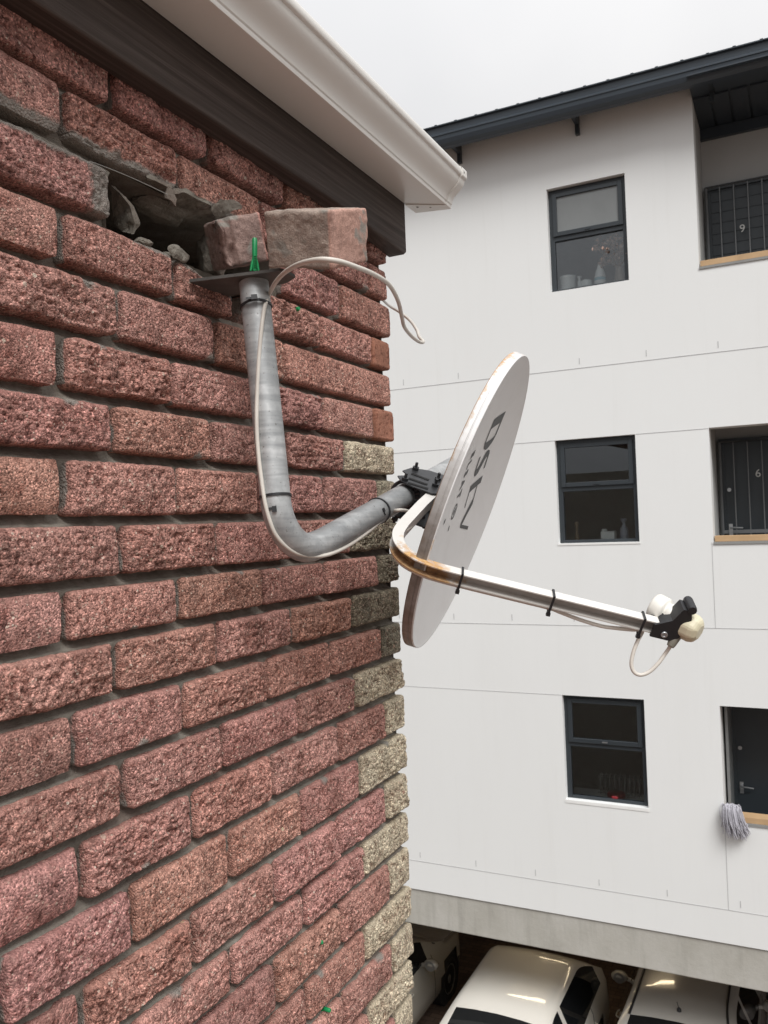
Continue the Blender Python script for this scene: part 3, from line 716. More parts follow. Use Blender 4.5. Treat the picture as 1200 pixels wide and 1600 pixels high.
# reflector: offset paraboloid pressed from sheet, rim folded back
nr, na = 26, 120; vs = []; prof = []
for i in range(nr + 1):
    s = i / nr * .985; prof.append((s, -DEPTH * (1 - s * s)))
prof += [(.992, -.0003), (.998, .0006), (1.0, -.0004), (1.002, -.002)]
bm_prof = len(prof)
def shell(prof, name, mat, parent, rustfn, smooth=True):
    vs, rr = [], []
    for s, nn in prof:
        for k in range(na):
            t = k / na * math.tau; vs.append(D(math.cos(t) * RB * s, math.sin(t) * RA * s, nn)); rr.append(rustfn(s, nn, t))
    m = MB(); m.add(vs, [(i*na + k, i*na + (k+1) % na, (i+1)*na + (k+1) % na, (i+1)*na + k) for i in range(len(prof)-1) for k in range(na)], 0, smooth)
    o = m.build(name, mat, parent); a = o.data.attributes.new('rust', 'FLOAT', 'POINT'); a.data.foreach_set('value', np.array(rr, np.float32))
    if name == 'rim':
        a = o.data.attributes.new('grime_and_shade', 'FLOAT', 'POINT'); gv = []
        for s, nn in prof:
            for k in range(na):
                t = k / na * math.tau; low = -math.sin(t) * .62 - math.cos(t) * .78         # lower near edge painted darker for its shade, with some dirt
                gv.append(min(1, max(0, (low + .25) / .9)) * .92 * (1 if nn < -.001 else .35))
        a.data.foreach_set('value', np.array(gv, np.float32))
    return o
back = [(1.000, -.0205), (.97, -.0235), (.93, -.0215)] + [(s, -DEPTH * (1 - s * s) - .0022) for s in np.linspace(.9, .0, 18)]
refl = shell(prof, 'reflector', M_dish, dish, lambda s, n_, t: .30 if s > .995 else 0.0)
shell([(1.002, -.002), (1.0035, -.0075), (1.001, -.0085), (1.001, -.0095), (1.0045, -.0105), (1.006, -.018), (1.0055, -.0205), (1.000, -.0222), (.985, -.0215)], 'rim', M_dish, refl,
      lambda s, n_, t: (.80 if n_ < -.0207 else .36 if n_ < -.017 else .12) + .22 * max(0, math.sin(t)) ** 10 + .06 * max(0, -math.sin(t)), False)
shell(back, 'back_shell', M_dish, refl, lambda s, n_, t: .15)
def on_dish(u, w, lift=.0007): return D(u, w, -DEPTH * (1 - (u / RB)**2 - (w / RA)**2) + lift)
def dish_poly(m, pts, sub=6):
    """flat outline in (reading x, height y) mapped on the dish: x runs down (-w), y along +u"""
    P = []
    for i in range(len(pts)):
        a, b = pts[i], pts[(i + 1) % len(pts)]
        for k in range(sub): P.append((a[0] + (b[0]-a[0]) * k / sub, a[1] + (b[1]-a[1]) * k / sub))
    bm = bmesh.new(); vs = [bm.verts.new((p[0], p[1], 0)) for p in P]; bm.faces.new(vs)
    bmesh.ops.triangulate(bm, faces=bm.faces[:])
    for _ in range(2): bmesh.ops.subdivide_edges(bm, edges=[e for e in bm.edges if e.calc_length() > .012], cuts=1, use_grid_fill=True)
    bmesh.ops.triangulate(bm, faces=bm.faces[:])
    bm.verts.index_update()
    m.add([on_dish(v.co.y, -v.co.x) for v in bm.verts], [tuple(v.index for v in f.verts) for f in bm.faces]); bm.free()
U0, U1 = .086, .168
lt = MB()
def L(pts): dish_poly(lt, [(x, U0 + y * (U1 - U0)) for x, y in pts])
x = -.160                                                       # D: heavy stem, hairline bowl, heavy end
L([(x, 0), (x + .026, 0), (x + .026, 1), (x, 1)])
L([(x + .026, .89), (x + .058, .89), (x + .058, 1), (x + .026, 1)]); L([(x + .026, 0), (x + .058, 0), (x + .058, .11), (x + .026, .11)])
L([(x + .058, 1), (x + .073, .88), (x + .082, .65), (x + .084, .5), (x + .082, .35), (x + .073, .12), (x + .058, 0), (x + .058, .11), (x + .060, .25), (x + .061, .5), (x + .060, .75), (x + .058, .89)])
x = -.070                                                       # S: hairline top and bottom, heavy diagonal
L([(x, .72), (x + .006, .92), (x + .016, 1), (x + .052, 1), (x + .052, .89), (x + .022, .89), (x + .020, .78), (x + .052, .42), (x + .055, .22), (x + .048, .06), (x + .036, 0), (x + .002, 0), (x + .002, .11), (x + .033, .11), (x + .036, .2), (x + .030, .32), (x + .004, .58)])
x = .004                                                        # t: heavy stem with hairline bar and foot
L([(x, .05), (x + .018, .05), (x + .018, 1.05), (x, 1.05)])
L([(x + .018, .72), (x + .048, .72), (x + .048, .79), (x + .018, .79)]); L([(x + .018, .05), (x + .052, .0), (x + .056, .06), (x + .018, .12)])
x = .056                                                        # v: heavy down stroke, thin up stroke
L([(x - .008, .79), (x + .014, .79), (x + .050, .12), (x + .050, 0), (x + .040, 0)])
L([(x + .040, 0), (x + .052, 0), (x + .082, .82), (x + .074, .86), (x + .049, .16)])
lt.build('lettering', M_lett, refl)
def font_mesh(txt, size, bold=0.0):
    cu = bpy.data.curves.new('t', 'FONT'); cu.body = txt; cu.size = size; cu.offset = bold; cu.resolution_u = 3
    o = bpy.data.objects.new('t', cu); COL.objects.link(o); bpy.context.view_layer.update()
    me = bpy.data.meshes.new_from_object(o.evaluated_get(bpy.context.evaluated_depsgraph_get()))
    bpy.data.objects.remove(o); bpy.data.curves.remove(cu); v = [tuple(p.co) for p in me.vertices]; f = [tuple(p.vertices) for p in me.polygons]
    bpy.data.meshes.remove(me); return v, f
sm = MB(); v, f = font_mesh('E L S A T', .036, .0018)
wd = max(p[0] for p in v); sm.add([on_dish(-.022 + p[1] * 1.15, .112 - p[0] / wd * .112) for p in v], f)
def ring_poly(m, cu_, cw, r0, r1, n=24, sy=1.0):
    vs = [on_dish(cu_ + math.cos(k/n*math.tau) * r * sy, cw + math.sin(k/n*math.tau) * r) for k in range(n) for r in (r0, r1)]
    m.add(vs, [(2*k, 2*k+1, 2*((k+1) % n)+1, 2*((k+1) % n)) for k in range(n)])
sm.build('small_lettering', M_lett, refl); sm = MB(); ring_poly(sm, -.010, -.030, .014, .0185)
for k, (a, b) in enumerate(((-.006, .006), (-.010, .010), (-.006, .006))): dish_poly(sm, [(.030 + a, -.018 + k * .007), (.030 + b, -.018 + k * .007), (.030 + b, -.0145 + k * .007), (.030 + a, -.0145 + k * .007)], 2)
sm.build('emblem', M_lett, refl); sm = MB()
dish_poly(sm, [(.058, -.030), (.070, -.030), (.070, -.022), (.058, -.022)], 2)
sm.build('mark', M_lett, refl); sm = MB()
dish_poly(sm, [(.008, -.115), (.018, -.115), (.018, -.100), (.008, -.100)], 2)
sm.build('mark', M_lett, refl)

# clamp between pipe and dish: two slotted plates, back plate, u-bolts and nuts
cl = MB()
def plate(w0, w1, pts):
    cl.prism(pts, lambda p: D(p[0], w0, p[1]), lambda p: D(p[0], w1, p[1]))
outl = [(-.060, -.062), (-.074, -.078), (-.076, -.120), (-.069, -.150), (-.050, -.165), (-.034, -.152), (-.026, -.152), (-.016, -.166), (.015, -.156), (.034, -.120), (.038, -.060)]
plate(.019, .0215, outl); plate(-.060, -.0575, outl)
cl.prism([(-.13, -.0395), (-.13, -.0435), (.07, -.0435), (.07, -.0395)], lambda p: D(p[0], -.066, p[1] - .006), lambda p: D(p[0], .036, p[1] - .006))
cl.prism([(-.075, -.05), (-.075, -.07), (.045, -.07), (.045, -.05)], lambda p: D(p[0], -.068, p[1]), lambda p: D(p[0], .03, p[1]))
co = cl.build('clamp', M_blacksteel, dish, bevel=.0008)
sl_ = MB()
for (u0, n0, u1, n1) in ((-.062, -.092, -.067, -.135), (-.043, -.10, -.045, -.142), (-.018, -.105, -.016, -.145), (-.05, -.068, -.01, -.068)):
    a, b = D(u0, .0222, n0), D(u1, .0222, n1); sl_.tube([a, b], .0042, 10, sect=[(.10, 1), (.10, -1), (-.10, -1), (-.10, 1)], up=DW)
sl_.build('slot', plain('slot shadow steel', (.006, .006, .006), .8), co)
for u, n_ in ((-.035, -.085), (.0, -.09), (-.06, -.145), (.012, -.146)):
    bt = MB(); c = D(u, .022, n_); bt.lathe(c, DW, [(.0075, 0), (.0075, .006), (.0035, .006), (.0035, .016)], 6, smooth=False); bt.build('bolt', M_blacksteel, co)
    bt = MB(); c = D(u, -.068, n_); bt.lathe(c, -DW, [(.0075, 0), (.0075, .006), (.0035, .006), (.0035, .012)], 6, smooth=False); bt.build('bolt', M_blacksteel, co)
ub = MB()
for y in (1.60, 1.665):
    c0 = V(.16, y, -.002 + .25 * (y - 1.357)); a = DN - MD * DN.dot(MD); a.normalize(); bb = MD.cross(a)
    pts = [c0 + a * .055 + bb * .030] + [c0 + (-a * math.sin(t) + bb * math.cos(t)) * .030 for t in np.linspace(0, math.pi, 14)] + [c0 + a * .055 - bb * .030]
    ub.tube(pts, .0042, 10)
    for k in range(9):                                           # toothed jaw
        t = -1.1 + k * .28; p = c0 + (a * math.cos(t) + bb * math.sin(t)) * .0285
        ub.lathe(p, a * math.cos(t) + bb * math.sin(t), [(.006, -.004), (.0045, .006)], 5, smooth=False)
ub.build('u_bolt', M_blacksteel, co)

# feed arm: square tube coming round the near edge of the dish
armw = .004
pa = [D(.0, armw, -.078), D(-.12, armw, -.083)]
bendp = [D(u, armw, n_) for u, n_ in ((-.235, -.0835), (-.272, -.080), (-.303, -.069), (-.326, -.050), (-.339, -.026), (-.343, .002), (-.339, .032))]
pe = [D(-.332 + (.119 / .36) * (n_ - .06) * .82, armw, n_) for n_ in (.06, .12, .2, .28, .36, .415)]
apath = pa + spline(bendp, 4) + pe
am = MB(); h = .0118; tk = .0022; hb_ = h * .9
am.tube(apath, 1.0, sect=[(h, hb_), (h, -hb_), (-h, -hb_), (-h, hb_), (-h + tk, hb_), (-h + tk, -hb_ + tk), (h - tk, -hb_ + tk), (h - tk, hb_)], up=DW, smooth=False)
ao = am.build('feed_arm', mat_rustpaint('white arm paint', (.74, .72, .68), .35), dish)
at = ao.data.attributes.new('rust', 'FLOAT', 'POINT'); bc = D(-.335, armw, -.015)
at.data.foreach_set('value', np.array([max(0, 1.15 - ((v.co - bc).length / .115)) * (.62 if (v.co - DC).dot(DW) > armw + .008 else 1.0) for v in ao.data.vertices], np.float32))
at = ao.data.attributes.new('grime_and_shade', 'FLOAT', 'POINT')                # shade inside the open channel, painted into its colour
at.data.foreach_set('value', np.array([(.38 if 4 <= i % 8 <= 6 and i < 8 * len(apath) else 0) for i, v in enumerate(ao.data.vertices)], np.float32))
for i, (px_, py_) in enumerate(((720, 905), (862, 940), (1003, 972))):
    best = min(apath, key=lambda p: 0)
    # nearest point of the arm on that sight line
    best, bd = None, 9
    for k in range(len(apath) - 1):
        for t in np.linspace(0, 1, 20):
            p = apath[k].lerp(apath[k+1], t); q = CM @ (p - EYE); s = abs(600 + FPX * q.x / q.z - px_)
            if s < bd and q.z > 0 and p.x > .3: best, bd, dirv = p, s, (apath[k+1] - apath[k]).normalized()
    m = MB(); a = DW; b2 = dirv.cross(a).normalized()
    hh_, ww_ = h + .0012, h * .85 + .0012
    M = Matrix((dirv, a, b2)).transposed().to_4x4(); M.translation = best
    for lo, hi in (((-.002, hh_, -ww_ - .002), (.002, hh_ + .0016, ww_ + .002)), ((-.002, -hh_ - .0086, -ww_ - .002), (.002, -hh_ - .007, ww_ + .002)), ((-.002, -hh_ - .0086, -ww_ - .0018), (.002, hh_ + .0016, -ww_)), ((-.002, -hh_ - .0086, ww_), (.002, hh_ + .0016, ww_ + .0018))):
        m.box(lo, hi, 0, M)
    s = 1 if b2.y < 0 else -1
    m.box((-.0035, -hh_ - .013, s * ww_ - .003), (.0035, -hh_ - .007, s * ww_ + .003), 0, M)
    m.build('cable_tie', M_black, dish)

# LNB: white feed cap, yellowed body, black holder
tip = apath[-1]; ad = (D(-.03, .0, -.03) - (tip + DW * .03)).normalized()     # looks back at the dish
lc = at_depth(1049, 962, 1.475)
lm = MB(); lm.lathe(lc - ad * .006, ad, [(.012, -.004), (.0205, 0), (.0205, .012), (.0185, .014), (.0185, .016), (.0245, .018), (.026, .021), (.026, .038), (.024, .042), (.014, .044)], 32)
lo = lm.build('lnb', M_lnbw, dish)
bd_ = MB(); side = ad.cross(DW).normalized(); upv = side.cross(ad).normalized()
M = Matrix((ad, side, upv)).transposed().to_4x4(); M.translation = lc - ad * .022
pr = [(.0235 * math.cos(t) * (1.12 if abs(math.sin(t)) < .4 else 1), .027 * math.sin(t)) for t in np.linspace(0, math.tau, 8, endpoint=False) + .39]
rr_ = [(.75, .018), (1.0, .006), (1.0, -.020), (.86, -.030), (.5, -.034)]
vs = [M @ Vector((hx, p[0] * s, p[1] * s - .003)) for s, hx in rr_ for p in pr]; n = 8
bd_.add(vs, [(i*n + k, i*n + (k+1) % n, (i+1)*n + (k+1) % n, (i+1)*n + k) for i in range(len(rr_)-1) for k in range(n)]); bd_.add(vs[:n], [tuple(range(n))]); bd_.add(vs[-n:], [tuple(range(n))])
bd_.build('body', M_lnb, lo, bevel=.0045)
hm = MB()
t0 = tip - (apath[-1] - apath[-2]).normalized() * .012; adir = (apath[-1] - apath[-2]).normalized(); sdv = adir.cross(DW).normalized()
Mh = Matrix((adir, sdv, DW)).transposed().to_4x4(); Mh.translation = t0
hpts = [(-.010, -.0145), (.024, -.0145), (.038, -.005), (.044, .012), (.046, .036), (.040, .052), (.026, .052), (.016, .026), (-.004, .0135), (-.010, .010)]
for s0, s1 in ((-.017, -.0125), (.0125, .017)): hm.prism(hpts, lambda p: Mh @ Vector((p[0], s0, p[1])), lambda p: Mh @ Vector((p[0], s1, p[1])))
hm.prism([(.0, -.0145), (.024, -.0145), (.038, -.005), (.044, .012), (.046, .036), (.040, .052), (.026, .052), (.016, .026), (.0, .0142)], lambda p: Mh @ Vector((p[0], -.0127, p[1])), lambda p: Mh @ Vector((p[0], .0127, p[1])))
hm.lathe(Mh @ Vector((.040, -.016, .054)), sdv, [(.0075, -.004), (.0085, 0), (.0085, .030), (.0075, .034)], 12)
hm.build('holder', M_black, lo, bevel=.001)
hb = MB(); sgn = -1 if (Mh @ Vector((0, -.02, 0)) - EYE).length < (Mh @ Vector((0, .02, 0)) - EYE).length else 1
hb.lathe(Mh @ Vector((.012, sgn * .017, -.004)), sdv * sgn, [(.006, 0), (.006, .0025), (.003, .0025), (.003, .001)], 12)
hb.build('screw', M_steel, lo)
pb0 = at_depth(1063, 984, 1.462); pb1 = at_depth(1047, 1010, 1.458)
bm_ = MB(); bm_.tube([pb0, pb0.lerp(pb1, .5), pb0.lerp(pb1, .85), pb1], [.0095, .0085, .0075, .0062], 16)
bm_.build('connector_boot', M_boot, lo)

# ================================================================== coaxial cable
def pipe_side(px_, py_, dz=.026):
    """point on the camera side of the pipe at that place"""
    r = ray(px_, py_); best = min(((EYE + r * t) for t in np.linspace(1.2, 1.9, 141)), key=lambda p: min((p - q).length for q in dense))
    q = min(dense, key=lambda q: (q - best).length); o = best - q
    if o.length < .0285: # inside: move to the near surface
        t = (best - EYE).dot(r.normalized()); a = r.normalized(); off = q - EYE; proj = off.dot(a); perp = (off - a * proj).length
        best = EYE + a * (proj - math.sqrt(max(0, .0285**2 - perp**2)))
    return best
dense = []
for k in range(len(path) - 1):
    for t in np.linspace(0, 1, 6, endpoint=False): dense.append(path[k].lerp(path[k+1], t))
cp = [at_depth(585, 455, 2.22), at_depth(606, 476, 2.13), at_depth(622, 486, 2.02), at_depth(640, 500, 1.88), at_depth(651, 515, 1.76), at_depth(655, 526, 1.70), at_depth(661.5, 534, 1.66), at_depth(655, 534, 1.62), at_depth(643, 525, 1.55), at_depth(632, 511, 1.48), at_depth(628, 495, 1.42),
      at_depth(622, 470, 1.34), at_depth(608, 445, 1.25), at_depth(585, 429, 1.16), at_depth(556, 417, 1.09), at_depth(528, 408, 1.06), at_depth(500, 405.5, 1.06), at_depth(472, 411, 1.10), at_depth(450, 422, 1.17), at_depth(433, 438, 1.25)]
cp += [pipe_side(x, y) for x, y in ((422, 457), (414, 478), (409, 510), (405, 555), (402, 610), (401, 655), (403, 700), (408, 745), (414, 785), (422, 815), (431, 836), (446, 853), (466, 865), (490, 869), (515, 866), (545, 852), (575, 831), (598, 811), (612, 800))]
cp += [at_depth(624, 797, 1.64), at_depth(640, 800, 1.70), at_depth(650, 815, 1.66), at_depth(630, 832, 1.56)]
lower = DW * -(h + .0036)
def arm_side(px_, below=.0):
    best, bd = None, 9e9
    for k in range(6, len(apath) - 1):
        for t in np.linspace(0, 1, 12):
            p = apath[k].lerp(apath[k+1], t); q = CM @ (p - EYE); s = abs(600 + FPX * q.x / q.z - px_)
            if s < bd and p.x > DC.x + .03: best, bd = p, s
    return best + lower * .98 - DU * .004 - DW * below
for k in range(2, len(apath) - 6): 
    if k % 3 == 0 and apath[k].x < DC.x + .03 and (apath[k] - DC).dot(DU) < -.25: cp.append(apath[k] + lower - DU * .003 - DN * .004)
cp += [arm_side(x_, b_) for x_, b_ in ((660, 0), (700, 0), (735, 0), (780, 0), (820, 0), (860, 0), (885, .003), (915, .008), (945, .010), (970, .0075), (990, .003), (1002, 0))]
cp += [at_depth(1004, 985, 1.476), at_depth(997, 1000, 1.474), at_depth(990, 1018, 1.472), at_depth(986.5, 1036, 1.47), at_depth(990, 1049, 1.468), at_depth(1000, 1054.5, 1.466), at_depth(1014, 1050, 1.466), at_depth(1028, 1037, 1.467), at_depth(1039, 1022, 1.468), at_depth(1048, 1009, 1.46)]
cb = MB(); cb.tube(spline(cp, 6), .0034, 12)
tag(cb.build('coaxial_cable', M_cable), 'white coaxial cable looping from behind the corner and tied along the dish arm', 'cable')

# ================================================================== apartment building across the parking
FY = 9.6                                                          # plane of its front wall
apt = tag(empty('apartment_building', (0, FY, 0)), 'pale grey three-storey apartment building with slate windows and a dark roof edge', 'building')
X0, X1 = -12.0, 14.0
ZB, ZT = -4.61, 4.75
wins = [(-1.575, -.685, 2.62, 3.825), (-1.60, -.69, -.305, .893), (-1.635, -.715, -3.265, -2.06)]
opens = [(.055, 2.3, 2.64, 4.75), (.08, 2.3, -.325, .90), (.068, 2.3, -3.30, -2.08)]
holes = wins + opens
xs = sorted({X0, X1} | {h[k] + (0.0) for h in holes for k in (0, 1)}); zs = sorted({ZB, ZT} | {h[k] for h in holes for k in (2, 3)})
m = MB()
for i in range(len(xs) - 1):
    for j in range(len(zs) - 1):
        cx, cz = (xs[i] + xs[i+1]) / 2, (zs[j] + zs[j+1]) / 2
        if any(h[0] < cx < h[1] and h[2] < cz < h[3] for h in holes): continue
        m.quad(V(xs[i], FY, zs[j]), V(xs[i+1], FY, zs[j]), V(xs[i+1], FY, zs[j+1]), V(xs[i], FY, zs[j+1]))
for (a, b, z0, z1), dp in [(h, .16) for h in wins] + [(h, .22) for h in opens]:
    top = z1 < ZT
    m.quad(V(a, FY, z0), V(a, FY, z1), V(a, FY + dp, z1), V(a, FY + dp, z0)); m.quad(V(b, FY, z0), V(b, FY + dp, z0), V(b, FY + dp, z1), V(b, FY, z1))
    m.quad(V(a, FY, z0), V(a, FY + dp, z0), V(b, FY + dp, z0), V(b, FY, z0))
    if top: m.quad(V(a, FY, z1), V(b, FY, z1), V(b, FY + dp, z1), V(a, FY + dp, z1))
for xq, s in ((X0, 1), (X1, -1)): m.quad(V(xq, FY, ZB), V(xq, FY + 9, ZB), V(xq, FY + 9, ZT), V(xq, FY, ZT))
m.quad(V(X0, FY + 9, ZB), V(X1, FY + 9, ZB), V(X1, FY + 9, ZT), V(X0, FY + 9, ZT))
m.build('wall', M_facade, apt)
# panel joints and the small weep slots above them
j = MB()
def strip(xa, xb, z, t=.0065): j.box(tuple(V(xa, FY - .003, z - t/2)), tuple(V(xb, FY + .001, z + t/2)))
def vstrip(x, za, zb, t=.006): j.box(tuple(V(x - t/2, FY - .003, za)), tuple(V(x + t/2, FY + .001, zb)))
strip(X0, X1, 1.70)
for z in (.893,): strip(X0, -1.605, z, .005); strip(-.685, .075, z, .005); strip(2.31, X1, z, .005)
strip(X0, X1, -1.25, .005); strip(X0, -1.64, -2.06, .004); strip(X0, X1, -4.25, .005)
vstrip(.062, -1.25, -.33, .005); vstrip(.07, -4.25, -3.31, .005)
for x0_, z in ((-3.50, 1.70), (-2.94, -1.25), (-3.52, -4.25)):
    for k in range(-6, 14):
        x = x0_ + k * .742
        if z == -1.25 and x > -.1 or z < -4 and x > 2: continue
        vstrip(x, z + .045, z + .115, .008)
j.build('panel_joint', M_joint, apt)

def window(i, a, b, z0, z1, blind):
    yf = FY + .075; fr = MB(); t = .055
    zm = z0 + (z1 - z0) * .525
    for lo, hi in (((a, z0), (a + t, z1)), ((b - t, z0), (b, z1)), ((a + t, z1 - t), (b - t, z1)), ((a + t, z0), (b - t, z0 + .035)), ((a + t, zm - .03), (b - t, zm + .03))):
        fr.box(tuple(V(lo[0], yf, lo[1])), tuple(V(hi[0], yf + .06, hi[1])))
    fo = fr.build('window', M_slate, apt, bevel=.004)
    sa = MB(); s = .05; A, B_, Z0, Z1 = a + .045, b - .045, zm + .022, z1 - .045
    for lo, hi in (((A, Z0), (A + s, Z1)), ((B_ - s, Z0), (B_, Z1)), ((A + s, Z1 - s), (B_ - s, Z1)), ((A + s, Z0), (B_ - s, Z0 + s))):
        sa.box(tuple(V(lo[0], yf - .022, lo[1])), tuple(V(hi[0], yf + .02, hi[1])))
    sa.build('sash', M_slate, fo, bevel=.004)
    p = MB(); p.box(tuple(V(A + s, yf - .002, Z0 + s)), tuple(V(B_ - s, yf + .004, Z1 - s)))
    p.build('pane', M_glass if not blind else M_frost, fo)
    p = MB(); p.box(tuple(V(a + t, yf + .028, z0 + .035)), tuple(V(b - t, yf + .034, zm - .03))); p.build('pane', M_glass, fo)
    st = MB(); st.box(tuple(V((A + B_) / 2 - .03, yf - .03, Z0 + .018)), tuple(V((A + B_) / 2 + .03, yf - .022, Z0 + .032))); st.build('handle', M_steel if i == 2 else M_slate, fo)
    r = MB(); ra, rb, rz0, rz1, ry0, ry1 = a - 1.0, b + .6, z0 - .9, z1 + .3, FY + .17, FY + 3.4
    r.quad(V(ra, ry1, rz0), V(rb, ry1, rz0), V(rb, ry1, rz1), V(ra, ry1, rz1))
    for x in (ra, rb): r.quad(V(x, ry0, rz0), V(x, ry1, rz0), V(x, ry1, rz1), V(x, ry0, rz1))
    for z in (rz0, rz1): r.quad(V(ra, ry0, z), V(rb, ry0, z), V(rb, ry1, z), V(ra, ry1, z))
    for q in (((ra, rz0), (a, rz1)), ((b, rz0), (rb, rz1)), ((a, rz0), (b, z0)), ((a, z1), (b, rz1))):
        r.quad(V(q[0][0], ry0, q[0][1]), V(q[1][0], ry0, q[0][1]), V(q[1][0], ry0, q[1][1]), V(q[0][0], ry0, q[1][1]))
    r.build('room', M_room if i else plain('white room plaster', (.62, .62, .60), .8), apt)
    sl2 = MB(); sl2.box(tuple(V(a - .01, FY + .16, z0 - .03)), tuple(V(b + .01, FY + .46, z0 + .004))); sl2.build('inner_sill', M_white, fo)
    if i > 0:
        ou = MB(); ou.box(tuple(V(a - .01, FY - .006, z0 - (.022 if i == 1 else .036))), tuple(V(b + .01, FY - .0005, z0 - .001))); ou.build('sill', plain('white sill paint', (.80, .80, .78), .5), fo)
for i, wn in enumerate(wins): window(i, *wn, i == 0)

# corridors behind the openings
FLOORS = [1.70, -1.24, -4.20]
for k, (a, b, z0, z1) in enumerate(opens):
    fl = FLOORS[k]; zc = fl + 2.98 if k == 0 else fl + 2.62; yd = FY + .86; ys_ = FY + .22
    c = MB()
    c.quad(V(a, ys_, fl), V(a, ys_, zc), V(a, yd, zc), V(a, yd, fl)); c.quad(V(b, ys_, fl), V(b, yd, fl), V(b, yd, zc), V(b, ys_, zc))
    c.quad(V(a, yd, fl), V(a, yd, zc), V(b, yd, zc), V(b, yd, fl)); c.quad(V(a, ys_, fl), V(a, yd, fl), V(b, yd, fl), V(b, ys_, fl))
    c.quad(V(a, ys_, fl), V(b, ys_, fl), V(b, ys_, z0), V(a, ys_, z0))
    if k: c.quad(V(a, ys_, zc), V(b, ys_, zc), V(b, yd, zc), V(a, yd, zc)); c.quad(V(a, ys_, z1), V(a, ys_, zc), V(b, ys_, zc), V(b, ys_, z1))
    c.build('corridor', plain('corridor wall paint', (.42, .42, .41), .8, 0, .08, 2), apt)
    p = MB(); p.box(tuple(V(a + .0, FY - .012, z0 - .028)), tuple(V(b, FY + .20, z0 - .002))); p.build('sill', plain('grey sill concrete', (.26, .26, .25), .85, 0, .2, 6), apt)
    p = MB(); p.box(tuple(V(a + .012, FY - .004, z0)), tuple(V(b - .01, FY + .16, z0 + .062))); p.build('sill_board', M_plank, apt, bevel=.003)
    dx = a + .05
    dr = MB(); dr.box(tuple(V(dx + .03, yd - .05, fl)), tuple(V(dx + .87, yd - .01, fl + 2.02)))
    for s in range(16):                                            # horizontal boards of the door
        if k == 0: dr.box(tuple(V(dx + .04, yd - .058, fl + .02 + s * .124)), tuple(V(dx + .86, yd - .052, fl + .128 + s * .124)))
    do = dr.build('door', M_slate, apt)
    ff_ = MB()
    for lo, hi in (((dx - .02, fl), (dx + .03, fl + 2.07)), ((dx + .87, fl), (dx + .92, fl + 2.07)), ((dx + .03, fl + 2.02), (dx + .87, fl + 2.07))):
        ff_.box(tuple(V(lo[0], yd - .07, lo[1])), tuple(V(hi[0], yd - .004, hi[1])))
    ff_.build('door_frame', M_slate, do)
    if k < 2:
        gt = MB(); yg = yd - .13; gc = plain('security gate steel', (.20, .205, .21), .45, .5)
        gt.tube([V(dx - .01, yg, fl + .02), V(dx - .01, yg, fl + 2.03), V(dx + .90, yg, fl + 2.03), V(dx + .90, yg, fl + .02)], .02, 4, smooth=False)
        gt.box(tuple(V(dx, yg - .012, fl + (.98 if k else .55))), tuple(V(dx + .9, yg + .012, fl + (1.02 if k else .59))))
        go_ = gt.build('security_gate', gc, apt)
        for s in range(1, 6):
            bm3 = MB(); bm3.tube([V(dx + s * .148 - .01, yg, fl + .03), V(dx + s * .148 - .01, yg, fl + 2.02)], .0075, 8); bm3.build('bar', gc, go_)
        v, f = font_mesh('9' if k == 0 else '6', .125); nm = MB()
        cx, cz = (.465, 3.20) if k == 0 else (.515, .42)
        wdt = max(p[0] for p in v); nm.add([V(cx + p[0] - wdt/2, yg - .026, cz + p[1] - .05) for p in v], f)
        nm.build('door_number', plain('white number enamel', (.52, .52, .5), .4), do)
    hd = MB(); hz = fl + 1.02; hy = yd - .05 - (.09 if k == 1 else 0)
    if k:
        hd.box(tuple(V(dx + .06, hy - .012, hz - .06)), tuple(V(dx + .10, hy, hz + .07))); hd.tube([V(dx + .08, hy - .01, hz + .03), V(dx + .08, hy - .06, hz + .03), V(dx + .21, hy - .065, hz + .022)], .0095, 8)
        lk = MB(); lk.lathe(V(dx + .08, hy - .01, hz + .46), (0, -1, 0), [(.022, 0), (.022, .012)], 12); lk.build('lock', M_steel, do)
    else: hd.lathe(V(dx + .10, yd - .16, 2.80), (0, -1, 0), [(.028, 0), (.028, .02), (.012, .03)], 14)
    hd.build('handle', M_steel, do)
    if k == 2:
        gg = MB(); gg.box(tuple(V(a + .02, FY + .30, fl)), tuple(V(a + .05, FY + .80, fl + 2.1))); gg.build('gate_leaf', plain('folded gate steel', (.30, .31, .31), .4, .6, .3, 4), apt)
so_ = MB()                                                        # ribbed ceiling of the top corridor
for q in range(12): so_.box(tuple(V(.06 + q * .19, FY + .02, 4.46)), tuple(V(.06 + q * .19 + .165, FY + .86, 4.475)))
so_.box(tuple(V(.055, FY - .5, 4.478)), tuple(V(2.3, FY + .86, 4.49)))
so_.box(tuple(V(.055, FY + .80, 4.33)), tuple(V(2.3, FY + .86, 4.455)))
so_.build('ceiling', M_navy, apt)

